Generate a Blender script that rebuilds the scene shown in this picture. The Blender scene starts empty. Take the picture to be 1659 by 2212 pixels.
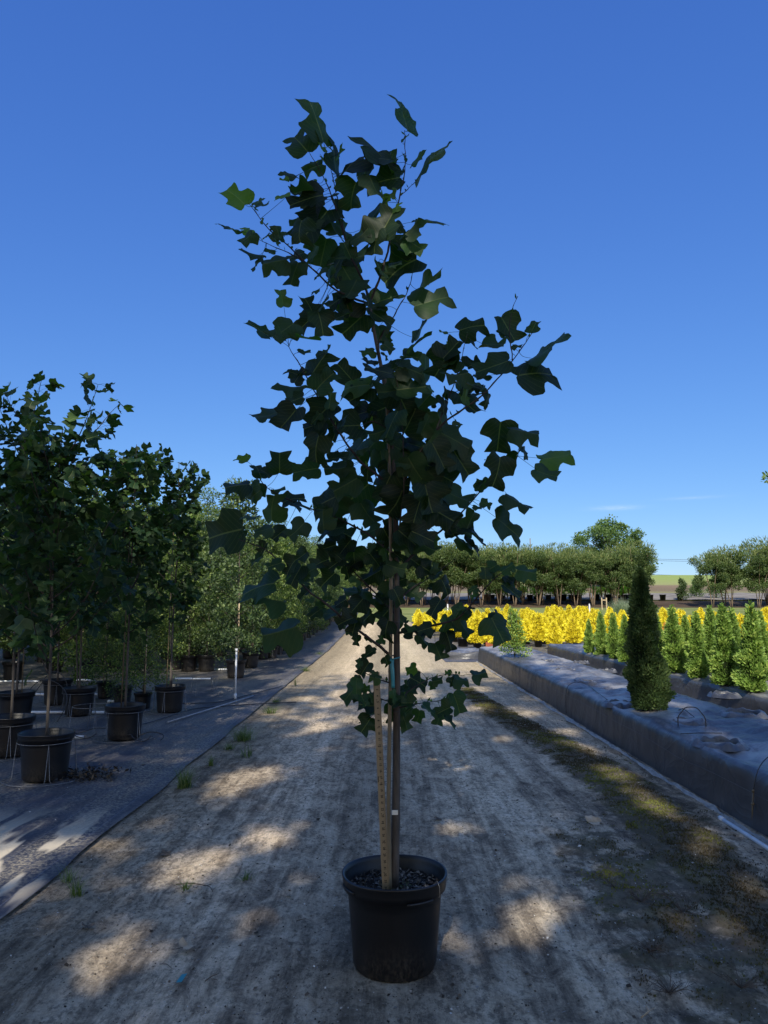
import bpy, math, random
import numpy as np
from mathutils import Vector, noise
random.seed(7)
R = np.random.default_rng(11)
scn = bpy.context.scene
col = scn.collection
rad = math.radians

# ------------------------------------------------------------------ camera
CAM_H, PITCH, FPX = 1.5, rad(7.1), 1597.0
cam = bpy.data.cameras.new("camera")
camo = bpy.data.objects.new("camera", cam); col.objects.link(camo)
camo.location = (0, 0, CAM_H); camo.rotation_euler = (rad(90) + PITCH, 0, 0)
cam.sensor_fit = 'VERTICAL'; cam.sensor_height = 36; cam.lens = 36 * FPX / 2212
cam.clip_end = 3000; cam.clip_start = 0.05
scn.camera = camo
# ------------------------------------------------------------------ light
SUN_EL = rad(38); LDIR = Vector((0.13, 1.0, 0)).normalized()      # horizontal way the light travels
TO_SUN = Vector((-LDIR.x * math.cos(SUN_EL), -LDIR.y * math.cos(SUN_EL), math.sin(SUN_EL)))
world = bpy.data.worlds.new("World"); scn.world = world; world.use_nodes = True
nt = world.node_tree; bg = nt.nodes["Background"]
sky = nt.nodes.new("ShaderNodeTexSky"); sky.sky_type = 'NISHITA'; sky.sun_disc = False
sky.sun_elevation = SUN_EL; sky.sun_rotation = math.atan2(TO_SUN.x, TO_SUN.y)
sky.air_density = 1.0; sky.dust_density = 0.15; sky.ozone_density = 3.2; sky.altitude = 150
hs = nt.nodes.new("ShaderNodeHueSaturation"); hs.inputs['Saturation'].default_value = 1.13
sepc = nt.nodes.new("ShaderNodeSeparateColor"); comc = nt.nodes.new("ShaderNodeCombineColor")
nt.links.new(sky.outputs[0], hs.inputs['Color']); nt.links.new(hs.outputs[0], sepc.inputs[0])
for ch, (k_, g_) in enumerate(((.69, .82), (1.06, .74), (2.56, .49))):      # response of a phone camera to the sky's colours
    pw = nt.nodes.new("ShaderNodeMath"); pw.operation = 'POWER'; ml = nt.nodes.new("ShaderNodeMath"); ml.operation = 'MULTIPLY'
    nt.links.new(sepc.outputs[ch], pw.inputs[0]); pw.inputs[1].default_value = g_
    nt.links.new(pw.outputs[0], ml.inputs[0]); ml.inputs[1].default_value = k_; nt.links.new(ml.outputs[0], comc.inputs[ch])
# added warm sky brightening round the sun, behind the viewpoint, to fill the shade
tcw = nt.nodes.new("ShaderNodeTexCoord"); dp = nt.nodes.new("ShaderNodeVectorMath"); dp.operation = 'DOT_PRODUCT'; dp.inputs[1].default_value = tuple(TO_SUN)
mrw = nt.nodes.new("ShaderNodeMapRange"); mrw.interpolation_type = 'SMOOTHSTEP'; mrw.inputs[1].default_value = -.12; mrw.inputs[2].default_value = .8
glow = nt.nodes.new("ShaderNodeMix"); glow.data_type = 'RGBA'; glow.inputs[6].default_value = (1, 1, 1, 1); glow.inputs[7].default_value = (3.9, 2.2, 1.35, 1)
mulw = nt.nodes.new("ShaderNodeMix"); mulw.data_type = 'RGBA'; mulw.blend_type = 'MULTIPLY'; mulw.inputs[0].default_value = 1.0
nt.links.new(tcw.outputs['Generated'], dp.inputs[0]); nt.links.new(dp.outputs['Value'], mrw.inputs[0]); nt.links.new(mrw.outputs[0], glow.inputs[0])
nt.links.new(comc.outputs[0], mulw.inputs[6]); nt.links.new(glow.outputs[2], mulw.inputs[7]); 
# a faint wisp of cloud low in the sky ahead to the right
def wm(op, a, b=None):
    m_ = nt.nodes.new("ShaderNodeMath"); m_.operation = op
    for i_, v_ in enumerate((a, b)):
        if v_ is None: continue
        if isinstance(v_, (int, float)): m_.inputs[i_].default_value = v_
        else: nt.links.new(v_, m_.inputs[i_])
    return m_.outputs[0]
sx_ = nt.nodes.new("ShaderNodeSeparateXYZ"); nt.links.new(tcw.outputs['Generated'], sx_.inputs[0])
az_ = wm('ARCTAN2', sx_.outputs[0], sx_.outputs[1]); el_ = wm('ARCSINE', sx_.outputs[2])
nz_ = nt.nodes.new("ShaderNodeTexNoise"); mp_ = nt.nodes.new("ShaderNodeMapping"); mp_.inputs['Scale'].default_value = (25, 25, 170); nt.links.new(tcw.outputs['Generated'], mp_.inputs[0]); nt.links.new(mp_.outputs[0], nz_.inputs['Vector'])
def gz(c_, e_, wa, we): return wm('EXPONENT', wm('MULTIPLY', wm('ADD', wm('POWER', wm('DIVIDE', wm('SUBTRACT', az_, c_), wa), 2.0), wm('POWER', wm('DIVIDE', wm('SUBTRACT', el_, e_), we), 2.0)), -1.0))
wisp = wm('MULTIPLY', wm('ADD', gz(.306, .1235, .026, .0028), wm('MULTIPLY', gz(.40, .132, .03, .0018), .5)), wm('MULTIPLY', nz_.outputs['Fac'], .55))
mixw = nt.nodes.new("ShaderNodeMix"); mixw.data_type = 'RGBA'; mixw.inputs[7].default_value = (5.5, 6.6, 7.4, 1)
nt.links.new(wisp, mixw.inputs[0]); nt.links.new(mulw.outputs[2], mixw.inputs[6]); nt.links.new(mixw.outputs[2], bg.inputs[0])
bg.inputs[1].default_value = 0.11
sun = bpy.data.lights.new("sun", 'SUN'); sun.energy = 5.0; sun.angle = rad(0.53); sun.color = (1.0, 0.93, 0.80)
suno = bpy.data.objects.new("sun", sun); col.objects.link(suno)
suno.rotation_euler = TO_SUN.to_track_quat('Z', 'Y').to_euler()
scn.view_settings.view_transform = 'Standard'; scn.view_settings.look = 'None'
scn.view_settings.exposure = 0.35; scn.view_settings.gamma = 1.0
scn.cycles.max_bounces = 8; scn.cycles.transparent_max_bounces = 8

# ------------------------------------------------------------------ terrain and rays
TP = [(-60, 0), (25, 0), (35, .16), (45, .45), (60, 1.31), (65, 1.7), (75, 2.53), (100, 4.0), (200, 9.3), (230, 9.6), (2000, 9.6)]
def T(y): return float(np.interp(y, [p[0] for p in TP], [p[1] for p in TP]))
cp, sp = math.cos(PITCH), math.sin(PITCH)
def ray(x, y):
    a = (x - 829.5) / FPX; b = (1106 - y) / FPX
    return Vector((a, cp - b * sp, sp + b * cp))
def P(x, y, Y):
    d = ray(x, y); k = Y / d.y
    return Vector((d.x * k, Y, CAM_H + d.z * k))
def G(x, y, h=0.0):
    d = ray(x, y); Y = 1.0
    while Y < 400:
        if CAM_H + d.z * Y / d.y <= T(Y) + h: break
        Y += .02 if Y < 30 else .1
    return Vector((d.x * Y / d.y, Y, T(Y) + h))
def fbm(x, y, z=0.0, o=4): return noise.fractal(Vector((x, y, z)), 1.0, 2.0, o)

# ------------------------------------------------------------------ materials
def NT(name):
    m = bpy.data.materials.new(name); m.use_nodes = True
    t = m.node_tree; return m, t, t.nodes["Principled BSDF"]
def nd(t, k, **kw):
    n = t.nodes.new(k)
    for a, b in kw.items():
        if a in n.inputs: n.inputs[a].default_value = b
        else: setattr(n, a, b)
    return n
def noise_node(t, vec, scale, detail=5, rough=.6):
    n = nd(t, "ShaderNodeTexNoise"); n.inputs['Scale'].default_value = scale
    n.inputs['Detail'].default_value = detail; n.inputs['Roughness'].default_value = rough
    if vec is not None: t.links.new(vec, n.inputs['Vector'])
    return n.outputs['Fac']
def ramp(t, fac, stops):
    r = nd(t, "ShaderNodeValToRGB"); e = r.color_ramp.elements
    while len(e) < len(stops): e.new(.5)
    for i, (p, c) in enumerate(stops):
        e[i].position = p; e[i].color = (*c, 1) if len(c) == 3 else c
    t.links.new(fac, r.inputs[0]); return r.outputs[0]
def mixc(t, fac, a, b, mode='MIX'):
    m = nd(t, "ShaderNodeMix", data_type='RGBA', blend_type=mode)
    for s, v in ((0, fac), (6, a), (7, b)):
        if isinstance(v, (int, float)): m.inputs[s].default_value = v
        elif isinstance(v, tuple): m.inputs[s].default_value = (*v, 1)
        else: t.links.new(v, m.inputs[s])
    return m.outputs[2]
def mth(t, op, a, b=None, c=None):
    m = nd(t, "ShaderNodeMath", operation=op)
    for i, v in enumerate((a, b, c)):
        if v is None: continue
        if isinstance(v, (int, float)): m.inputs[i].default_value = v
        else: t.links.new(v, m.inputs[i])
    return m.outputs[0]
def coords(t, scale=(1, 1, 1), kind='Object', rot=(0, 0, 0)):
    tc = nd(t, "ShaderNodeTexCoord"); mp = nd(t, "ShaderNodeMapping")
    mp.inputs['Scale'].default_value = scale; mp.inputs['Rotation'].default_value = rot
    t.links.new(tc.outputs[kind], mp.inputs[0]); return mp.outputs[0]
def bump(t, b, h, strength=.5, dist=.02):
    n = nd(t, "ShaderNodeBump"); n.inputs['Strength'].default_value = strength; n.inputs['Distance'].default_value = dist
    t.links.new(h, n.inputs['Height']); t.links.new(n.outputs[0], b.inputs['Normal'])
def simple(name, c1, c2, scale=8, rough=.7, spec=.3, bmp=.3, bd=.005, stretch=(1, 1, 1), metal=0):
    m, t, b = NT(name); v = coords(t, stretch)
    f = noise_node(t, v, scale)
    t.links.new(ramp(t, f, [(.3, c1), (.7, c2)]), b.inputs['Base Color'])
    b.inputs['Roughness'].default_value = rough; b.inputs['Specular IOR Level'].default_value = spec
    b.inputs['Metallic'].default_value = metal
    bump(t, b, noise_node(t, v, scale * 5), bmp, bd); return m
def mask_ramp(t, fac, lo, hi): return ramp(t, fac, [(lo, (0, 0, 0)), (hi, (1, 1, 1))])

def m_leaf(name, dark, mid, light, trans=.3, rough=.5, veins=False, under=None, spec=.35):
    m, t, b = NT(name)
    at = nd(t, "ShaderNodeAttribute", attribute_name="leaf"); s = nd(t, "ShaderNodeSeparateColor")
    t.links.new(at.outputs['Color'], s.inputs[0])
    c = ramp(t, s.outputs[0], [(0, dark), (.5, mid), (1, light)])
    if veins:
        mid_ = mth(t, 'LESS_THAN', s.outputs[1], .018)
        w = mth(t, 'SINE', mth(t, 'MULTIPLY', mth(t, 'SUBTRACT', s.outputs[2], mth(t, 'MULTIPLY', s.outputs[1], .8)), 48.0))
        w = mth(t, 'MULTIPLY', mth(t, 'GREATER_THAN', w, .96), .35)
        c = mixc(t, mth(t, 'MAXIMUM', mid_, w), c, mixc(t, .28, c, (.30, .34, .12)))
    if under:
        g = nd(t, "ShaderNodeNewGeometry"); c2 = mixc(t, .5, c, under); c = mixc(t, g.outputs['Backfacing'], c, c2)
    t.links.new(c, b.inputs['Base Color']); b.inputs['Roughness'].default_value = rough
    b.inputs['Specular IOR Level'].default_value = spec
    tr = nd(t, "ShaderNodeBsdfTranslucent"); t.links.new(mixc(t, 1.0, c, (1.6, 2.0, .5), 'MULTIPLY'), tr.inputs[0])
    mx = nd(t, "ShaderNodeMixShader"); mx.inputs[0].default_value = trans
    o = t.nodes["Material Output"]
    t.links.new(b.outputs[0], mx.inputs[1]); t.links.new(tr.outputs[0], mx.inputs[2]); t.links.new(mx.outputs[0], o.inputs[0])
    return m

M = {}
M['tulip'] = m_leaf('tulip_leaf', (.010, .022, .010), (.024, .062, .018), (.12, .23, .03), .42, .5, True, (.04, .08, .035), .28)
M['tulip_row'] = m_leaf('tulip_leaf_row', (.010, .024, .013), (.020, .052, .018), (.11, .17, .035), .36, .55, True, (.035, .06, .03), .22)
M['nursery'] = m_leaf('nursery_leaf', (.035, .056, .018), (.095, .145, .042), (.32, .38, .12), .38, .5)
M['nursery_blue'] = m_leaf('blue_green_leaf', (.028, .048, .024), (.065, .105, .042), (.22, .28, .11), .33, .5)
M['bright'] = m_leaf('bright_leaf', (.10, .16, .03), (.20, .30, .05), (.38, .45, .10), .4, .55)
M['gold'] = m_leaf('gold_foliage', (.38, .29, .012), (.72, .59, .022), (.90, .80, .08), .2, .6)
M['arb'] = m_leaf('arborvitae_foliage', (.06, .11, .022), (.15, .25, .045), (.36, .44, .10), .2, .6)
M['arbdark'] = m_leaf('dark_arborvitae_foliage', (.02, .042, .015), (.055, .095, .028), (.17, .23, .07), .2, .6)
M['myrtle'] = m_leaf('myrtle_leaf', (.035, .062, .02), (.08, .125, .036), (.18, .20, .07), .25, .55)
M['oak'] = m_leaf('oak_leaf', (.035, .07, .02), (.08, .14, .04), (.16, .24, .07), .25, .55)
M['shade'] = m_leaf('shade_tree_leaf', (.05, .07, .02), (.09, .12, .035), (.15, .18, .05), .4, .5)
M['lime'] = m_leaf('lime_leaf', (.2, .3, .03), (.38, .5, .06), (.55, .65, .12), .35, .6)
M['grassblade'] = m_leaf('grass_blade', (.04, .07, .02), (.09, .14, .035), (.20, .22, .08), .3, .6)
M['silver'] = m_leaf('silver_grass_blade', (.16, .2, .14), (.28, .33, .24), (.4, .44, .32), .3, .6)
M['moss'] = m_leaf('moss_blade', (.07, .055, .034), (.09, .085, .034), (.16, .17, .04), .1, .8, spec=.1)
M['bark'] = simple('grey_bark', (.05, .042, .036), (.11, .095, .08), 30, .85, .2, .6, .004, (1, 1, .25))
M['darkbark'] = simple('dark_twig_bark', (.028, .022, .02), (.06, .048, .04), 40, .8, .2, .4, .002, (1, 1, .3))
M['tanbark'] = simple('tan_bark', (.22, .16, .10), (.42, .32, .2), 18, .85, .2, .4, .004, (1, 1, .3))
M['myrtlebark'] = simple('crepe_myrtle_bark', (.09, .065, .045), (.24, .18, .12), 6, .85, .2, .4, .004, (1, 1, .3))
M['bamboo'] = simple('bamboo_cane', (.11, .085, .05), (.21, .165, .10), 25, .55, .35, .2, .001, (1, 1, .2))
M['stem'] = simple('green_stem', (.04, .055, .022), (.07, .085, .035), 20, .6, .3, .1, .001)
M['whiteplastic'] = simple('white_pvc', (.55, .57, .58), (.75, .76, .76), 9, .45, .4, .1, .001)
M['dullplastic'] = simple('dusty_pvc', (.22, .22, .23), (.4, .4, .4), 9, .6, .3, .1, .001)
M['blacktube'] = simple('black_poly_tube', (.012, .012, .014), (.025, .025, .028), 20, .4, .5, .1, .001)
M['wire'] = simple('galvanised_wire', (.10, .10, .10), (.24, .24, .24), 40, .45, .4, .1, .001, metal=.5)
M['soil'] = simple('potting_soil', (.012, .010, .008), (.045, .035, .026), 60, .95, .1, .9, .01)
M['wood'] = simple('pale_stake_wood', (.30, .23, .14), (.45, .36, .24), 20, .8, .2, .3, .002, (1, 1, .2))
M['teal'] = simple('teal_flagging_tape', (.03, .20, .24), (.05, .28, .32), 10, .35, .5, .1, .001)
M['white'] = simple('white_tape', (.5, .48, .42), (.7, .68, .6), 30, .6, .3, .1, .001)
M['deadleaf'] = simple('dry_leaf', (.30, .22, .13), (.5, .4, .28), 20, .8, .2, .3, .002)
M['twig'] = simple('dry_twig', (.05, .04, .03), (.16, .13, .10), 30, .9, .1, .3, .002)
M['grit'] = simple('grit_chips', (.03, .027, .022), (.26, .24, .20), 1.2, .9, .2, .3, .002)
M['pale_grit'] = simple('pale_grit', (.3, .29, .26), (.55, .53, .48), 1.0, .9, .2, .3, .002)
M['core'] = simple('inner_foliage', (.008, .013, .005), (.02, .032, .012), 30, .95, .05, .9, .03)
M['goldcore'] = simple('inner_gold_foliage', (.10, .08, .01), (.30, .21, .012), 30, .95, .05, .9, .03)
M['polewood'] = simple('weathered_pole', (.12, .11, .10), (.2, .19, .17), 8, .9, .1, .2, .01)
M['red'] = simple('rust_red_board', (.20, .06, .03), (.3, .10, .05), 9, .8, .2, .2, .002)

def m_pot():
    m, t, b = NT('black_pot_plastic'); tc = nd(t, "ShaderNodeTexCoord"); sx = nd(t, "ShaderNodeSeparateXYZ")
    t.links.new(tc.outputs['Object'], sx.inputs[0])
    n = noise_node(t, coords(t, (1, 1, .6)), 90, 4, .7); n2 = noise_node(t, coords(t), 9)
    hgt = mth(t, 'SUBTRACT', mth(t, 'ADD', .10, mth(t, 'MULTIPLY', n2, .14)), sx.outputs[2])
    k = mth(t, 'MULTIPLY', mth(t, 'MULTIPLY', mth(t, 'MAXIMUM', mth(t, 'MULTIPLY', hgt, 7.0), 0.0), mask_ramp(t, n, .42, .68)), .38)
    t.links.new(mixc(t, k, (.004, .004, .005), (.12, .10, .075)), b.inputs['Base Color'])
    t.links.new(mth(t, 'ADD', .42, mth(t, 'MULTIPLY', k, .5)), b.inputs['Roughness'])
    b.inputs['Specular IOR Level'].default_value = .45
    bump(t, b, n, .12, .002); return m
M['pot'] = m_pot()

def m_fabric(name, dust, dustcol=(.30, .26, .19), base=(.032, .034, .045), streak=True, lo=.52, hi=.66):
    m, t, b = NT(name)
    v = coords(t)
    big = noise_node(t, coords(t, (1.6, .35, 1)), 1.3, 5, .6)
    fine = noise_node(t, coords(t, (1, 1, 1)), 42, 5, .75)
    d = mth(t, 'MULTIPLY', mask_ramp(t, big, lo, hi), mask_ramp(t, fine, .46, .58))
    d = mth(t, 'MULTIPLY', d, dust)
    if not streak:      # dust settles only on top of the bed
        ge = nd(t, "ShaderNodeNewGeometry"); gs = nd(t, "ShaderNodeSeparateXYZ"); t.links.new(ge.outputs['Normal'], gs.inputs[0])
        pat = mask_ramp(t, noise_node(t, coords(t, (1.3, .5, 1)), 1.6, 7, .62), .44, .62)
        d = mth(t, 'MULTIPLY', mth(t, 'MULTIPLY', mth(t, 'ADD', mth(t, 'MULTIPLY', pat, .75), mth(t, 'MULTIPLY', d, .3)), dust), mask_ramp(t, gs.outputs[2], .6, .95))
    c = mixc(t, d, ramp(t, noise_node(t, v, 3.2), [(.3, base), (.75, tuple(x * 1.7 for x in base))]), dustcol)
    if streak:   # woven marker threads every 30 cm, and long sand drifts near the lane
        sx = nd(t, "ShaderNodeSeparateXYZ"); t.links.new(v, sx.inputs[0])
        ln = mth(t, 'LESS_THAN', mth(t, 'FRACT', mth(t, 'MULTIPLY', mth(t, 'ADD', sx.outputs[0], 50.07), 3.3)), .012)
        c = mixc(t, mth(t, 'MULTIPLY', ln, .5), c, (.2, .21, .25))
        sm = noise_node(t, coords(t, (2.6, .5, 1), rot=(0, 0, rad(-6))), 2.3, 2.0, .45)
        near = nd(t, "ShaderNodeMapRange"); near.inputs[1].default_value = 5.7; near.inputs[2].default_value = 4.8
        t.links.new(sx.outputs[1], near.inputs[0])
        side = nd(t, "ShaderNodeMapRange"); side.inputs[1].default_value = -1.75; side.inputs[2].default_value = -1.95
        t.links.new(sx.outputs[0], side.inputs[0])
        s2 = mth(t, 'MULTIPLY', mth(t, 'MULTIPLY', mask_ramp(t, sm, .475, .52), near.outputs[0]), side.outputs[0])
        c = mixc(t, mth(t, 'MULTIPLY', s2, .95), c, (.56, .48, .35))
    t.links.new(c, b.inputs['Base Color']); b.inputs['Roughness'].default_value = .55; b.inputs['Specular IOR Level'].default_value = .45
    wv = mth(t, 'ADD', mth(t, 'MULTIPLY', fine, .6), noise_node(t, coords(t, (1, 1, 1)), 7, 3))
    if not streak:      # creases of loosely laid cloth
        cr = noise_node(t, coords(t, (1, .8, 1)), 3.2, 2.0, .45); cr.node.inputs['Distortion'].default_value = 1.2
        wv = mth(t, 'ADD', mth(t, 'MULTIPLY', wv, .25), mth(t, 'MULTIPLY', mth(t, 'SUBTRACT', 1.0, mth(t, 'POWER', mth(t, 'ABSOLUTE', mth(t, 'SUBTRACT', cr, .5)), .5)), 2.2))
    bump(t, b, wv, .35 if streak else .2, .012 if streak else .025)
    if not streak: b.inputs['Roughness'].default_value = .42; b.inputs['Specular IOR Level'].default_value = .6
    return m
M['groundfabric'] = m_fabric('ground_cover_fabric', 1.0, lo=.38, hi=.58)
M['bedfabric'] = m_fabric('bed_cover_fabric', .85, (.34, .33, .31), (.042, .043, .048), False, .32, .54)

def m_lane():
    m, t, b = NT('sandy_lane')
    v = coords(t)
    big = noise_node(t, coords(t, (1.0, .22, 1)), 1.7, 5, .62)
    tyre = noise_node(t, coords(t, (5.5, .28, 1)), 1.6, 4, .6)
    fine = noise_node(t, coords(t, (1.3, .75, 1)), 22, 7, .78)
    grain = noise_node(t, v, 160, 4, .8)
    mott = noise_node(t, coords(t, (1.15, .62, 1), rot=(0, 0, rad(3))), 6.3, 10, .8); mott.node.inputs['Distortion'].default_value = .6; streak = noise_node(t, coords(t, (4.6, .26, 1), rot=(0, 0, rad(1.5))), 1.5, 7, .72); streak.node.inputs['Distortion'].default_value = .35
    f = mth(t, 'ADD', mth(t, 'MULTIPLY', mott, .42), mth(t, 'ADD', mth(t, 'MULTIPLY', big, .24), mth(t, 'MULTIPLY', streak, .34)))
    c = ramp(t, f, [(.405, (.11, .088, .064)), (.465, (.29, .235, .165)), (.512, (.53, .435, .305)), (.58, (.72, .61, .45))])
    sx = nd(t, "ShaderNodeSeparateXYZ"); t.links.new(v, sx.inputs[0])
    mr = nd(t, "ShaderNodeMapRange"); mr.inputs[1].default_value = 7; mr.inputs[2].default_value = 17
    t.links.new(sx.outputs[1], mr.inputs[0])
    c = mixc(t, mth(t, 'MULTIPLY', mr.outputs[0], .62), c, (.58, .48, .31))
    c = mixc(t, mth(t, 'MULTIPLY', mask_ramp(t, mth(t, 'ADD', mth(t, 'MULTIPLY', fine, .75), mth(t, 'MULTIPLY', big, .25)), .51, .57), .6), c, (.085, .072, .055))
    crisp = noise_node(t, v, 48, 8, .85)
    c = mixc(t, 1.0, c, ramp(t, crisp, [(.36, (.66, .66, .66)), (.5, (1, 1, 1)), (.64, (1.22, 1.21, 1.2))]), 'MULTIPLY')
    c = mixc(t, mask_ramp(t, grain, .64, .70), c, (.6, .55, .46))
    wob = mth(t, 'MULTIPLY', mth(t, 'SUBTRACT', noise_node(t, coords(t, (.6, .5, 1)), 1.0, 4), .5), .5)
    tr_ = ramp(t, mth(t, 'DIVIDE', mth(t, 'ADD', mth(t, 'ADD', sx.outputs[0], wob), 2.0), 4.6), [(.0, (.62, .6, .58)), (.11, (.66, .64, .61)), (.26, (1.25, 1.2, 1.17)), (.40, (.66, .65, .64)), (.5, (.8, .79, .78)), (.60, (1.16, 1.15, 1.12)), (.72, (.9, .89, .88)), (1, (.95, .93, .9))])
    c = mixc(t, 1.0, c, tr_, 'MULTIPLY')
    # moss stain, driven by a mask stored on the mesh
    at = nd(t, "ShaderNodeAttribute", attribute_name="mossmask")
    mk = mth(t, 'MULTIPLY', at.outputs['Fac'], 1.0)
    mm = mask_ramp(t, mth(t, 'ADD', mk, mth(t, 'MULTIPLY', mth(t, 'SUBTRACT', noise_node(t, v, 5.5, 6, .7), .5), 1.5)), .42, .60)
    mc = ramp(t, noise_node(t, v, 3.3, 5, .7), [(.35, (.065, .05, .033)), (.55, (.08, .07, .036)), (.72, (.115, .115, .04))])
    c = mixc(t, mth(t, 'MULTIPLY', mm, .78), c, mc)
    t.links.new(c, b.inputs['Base Color']); b.inputs['Roughness'].default_value = .93; b.inputs['Specular IOR Level'].default_value = .2
    hh = mth(t, 'ADD', mth(t, 'MULTIPLY', fine, 1.0), mth(t, 'ADD', mth(t, 'MULTIPLY', tyre, .8), mth(t, 'MULTIPLY', grain, .25)))
    bump(t, b, mth(t, 'ADD', mth(t, 'MULTIPLY', tyre, .6), mth(t, 'ADD', mth(t, 'MULTIPLY', fine, .8), mth(t, 'MULTIPLY', crisp, .7))), .75, .03); return m
M['lane'] = m_lane()
def m_ground():
    m, t, b = NT('open_ground')
    v = coords(t); sx = nd(t, "ShaderNodeSeparateXYZ"); t.links.new(v, sx.inputs[0])
    n = noise_node(t, coords(t, (.25, 1, 1)), .5, 6, .65)
    yy = mth(t, 'ADD', sx.outputs[1], mth(t, 'MULTIPLY', mth(t, 'SUBTRACT', n, .5), 10))
    f = mth(t, 'DIVIDE', yy, 250.0)
    c = ramp(t, f, [(.0, (.2, .17, .12)), (.17, (.22, .19, .13)), (.185, (.13, .15, .05)), (.29, (.15, .17, .06)), (.32, (.22, .20, .10)),
                    (.335, (.17, .13, .085)), (.40, (.22, .16, .10)), (.42, (.28, .29, .11)), (.60, (.26, .32, .09)), (1, (.26, .33, .09))])
    c = mixc(t, .5, c, mixc(t, 1.0, c, ramp(t, noise_node(t, v, 3.0, 6, .7), [(.3, (.5, .5, .5)), (.7, (1.3, 1.3, 1.3))]), 'MULTIPLY'))
    t.links.new(c, b.inputs['Base Color']); b.inputs['Roughness'].default_value = .95; b.inputs['Specular IOR Level'].default_value = .1
    return m
M['ground'] = m_ground()
M['lawn'] = simple('mown_lawn', (.10, .13, .04), (.24, .26, .10), .9, .95, .1, .5, .05, (.35, 1.6, 1))
M['gravel'] = simple('pale_litter', (.06, .052, .045), (.33, .30, .26), 1.3, .9, .2, .3, .05, (.35, 2, 1))
M['mulch'] = simple('dark_mulch', (.035, .025, .018), (.12, .085, .055), 1.3, .95, .1, .5, .05, (.5, 1, 1))

# ------------------------------------------------------------------ mesh helpers
def tag(o, label=None, cat=None, group=None, kind=None):
    if label: o['label'] = label
    if cat: o['category'] = cat
    if group: o['group'] = group
    if kind: o['kind'] = kind
    return o
def link(name, me, mat, parent=None, smooth=False):
    if mat is not None: me.materials.append(mat)
    if smooth: me.polygons.foreach_set('use_smooth', [True] * len(me.polygons))
    o = bpy.data.objects.new(name, me); col.objects.link(o)
    if parent is not None: o.parent = parent
    return o
def empty(name, loc, rz=0.0, label=None, cat=None, group=None):
    o = bpy.data.objects.new(name, None); col.objects.link(o); o.empty_display_size = .2
    o.location = loc; o.rotation_euler = (0, 0, rz); return tag(o, label, cat, group)
def copy_tree(o, parent=None, skip=()):
    c = o.copy(); col.objects.link(c); c.parent = parent
    for ch in list(o.children):
        if ch.name.split('.')[0] in skip: continue
        copy_tree(ch, c, skip)
    return c
class MB:
    def __init__(s): s.v = []; s.f = []
    def add(s, vs, fs):
        n = len(s.v); s.v += [tuple(p) for p in vs]; s.f += [tuple(n + i for i in f) for f in fs]; return s
    def tube(s, pts, r, sides=8, cap=True):
        pts = [Vector(p) for p in pts]; n = len(pts)
        rs = r if isinstance(r, (list, tuple)) else [r] * n
        vs = []; up = Vector((.13, .21, .97))
        for i, p in enumerate(pts):
            d = (pts[min(i + 1, n - 1)] - pts[max(i - 1, 0)])
            if d.length < 1e-9: d = Vector((0, 0, 1))
            d.normalize()
            if i == 0:
                if abs(d.dot(up)) > .9: up = Vector((1, .1, 0))
                a = d.cross(up).normalized()
            else:
                a = (a - d * a.dot(d)).normalized()
            b = d.cross(a)
            for k in range(sides):
                t = 2 * math.pi * k / sides
                vs.append(p + (a * math.cos(t) + b * math.sin(t)) * rs[i])
        fs = [(i * sides + k, i * sides + (k + 1) % sides, (i + 1) * sides + (k + 1) % sides, (i + 1) * sides + k)
              for i in range(n - 1) for k in range(sides)]
        if cap: fs += [tuple(range(sides))[::-1], tuple((n - 1) * sides + k for k in range(sides))]
        return s.add(vs, fs)
    def lathe(s, prof, seg=40, c=(0, 0, 0)):
        n = len(prof); vs = []
        for r, z in prof:
            for k in range(seg):
                t = 2 * math.pi * k / seg; vs.append((c[0] + r * math.cos(t), c[1] + r * math.sin(t), c[2] + z))
        fs = [(i * seg + k, i * seg + (k + 1) % seg, (i + 1) * seg + (k + 1) % seg, (i + 1) * seg + k) for i in range(n - 1) for k in range(seg)]
        return s.add(vs, fs)
    def box(s, c, h):
        x, y, z = c; a, b, d = h
        vs = [(x + i * a, y + j * b, z + k * d) for k in (-1, 1) for j in (-1, 1) for i in (-1, 1)]
        return s.add(vs, [(0, 2, 3, 1), (4, 5, 7, 6), (0, 1, 5, 4), (2, 6, 7, 3), (0, 4, 6, 2), (1, 3, 7, 5)])
    def build(s, name, mat, parent=None, smooth=True):
        me = bpy.data.meshes.new(name); me.from_pydata(s.v, [], s.f); me.update()
        return link(name, me, mat, parent, smooth)
def quads_mesh(name, V, F, leafcol=None):
    me = bpy.data.meshes.new(name); me.vertices.add(len(V)); me.vertices.foreach_set('co', np.asarray(V, np.float32).ravel())
    F = np.asarray(F, np.int32); k = F.shape[1]
    me.loops.add(F.size); me.loops.foreach_set('vertex_index', F.ravel())
    me.polygons.add(len(F)); me.polygons.foreach_set('loop_start', np.arange(0, F.size, k, dtype=np.int32))
    me.polygons.foreach_set('loop_total', np.full(len(F), k, np.int32))
    if leafcol is not None:
        a = me.attributes.new('leaf', 'FLOAT_COLOR', 'POINT'); a.data.foreach_set('color', np.asarray(leafcol, np.float32).ravel())
    me.update(calc_edges=True); me.validate(); return me
def unit(a): return a / np.maximum(np.linalg.norm(a, axis=-1, keepdims=True), 1e-9)
def rdir(n):
    return unit(R.normal(size=(n, 3)))
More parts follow.
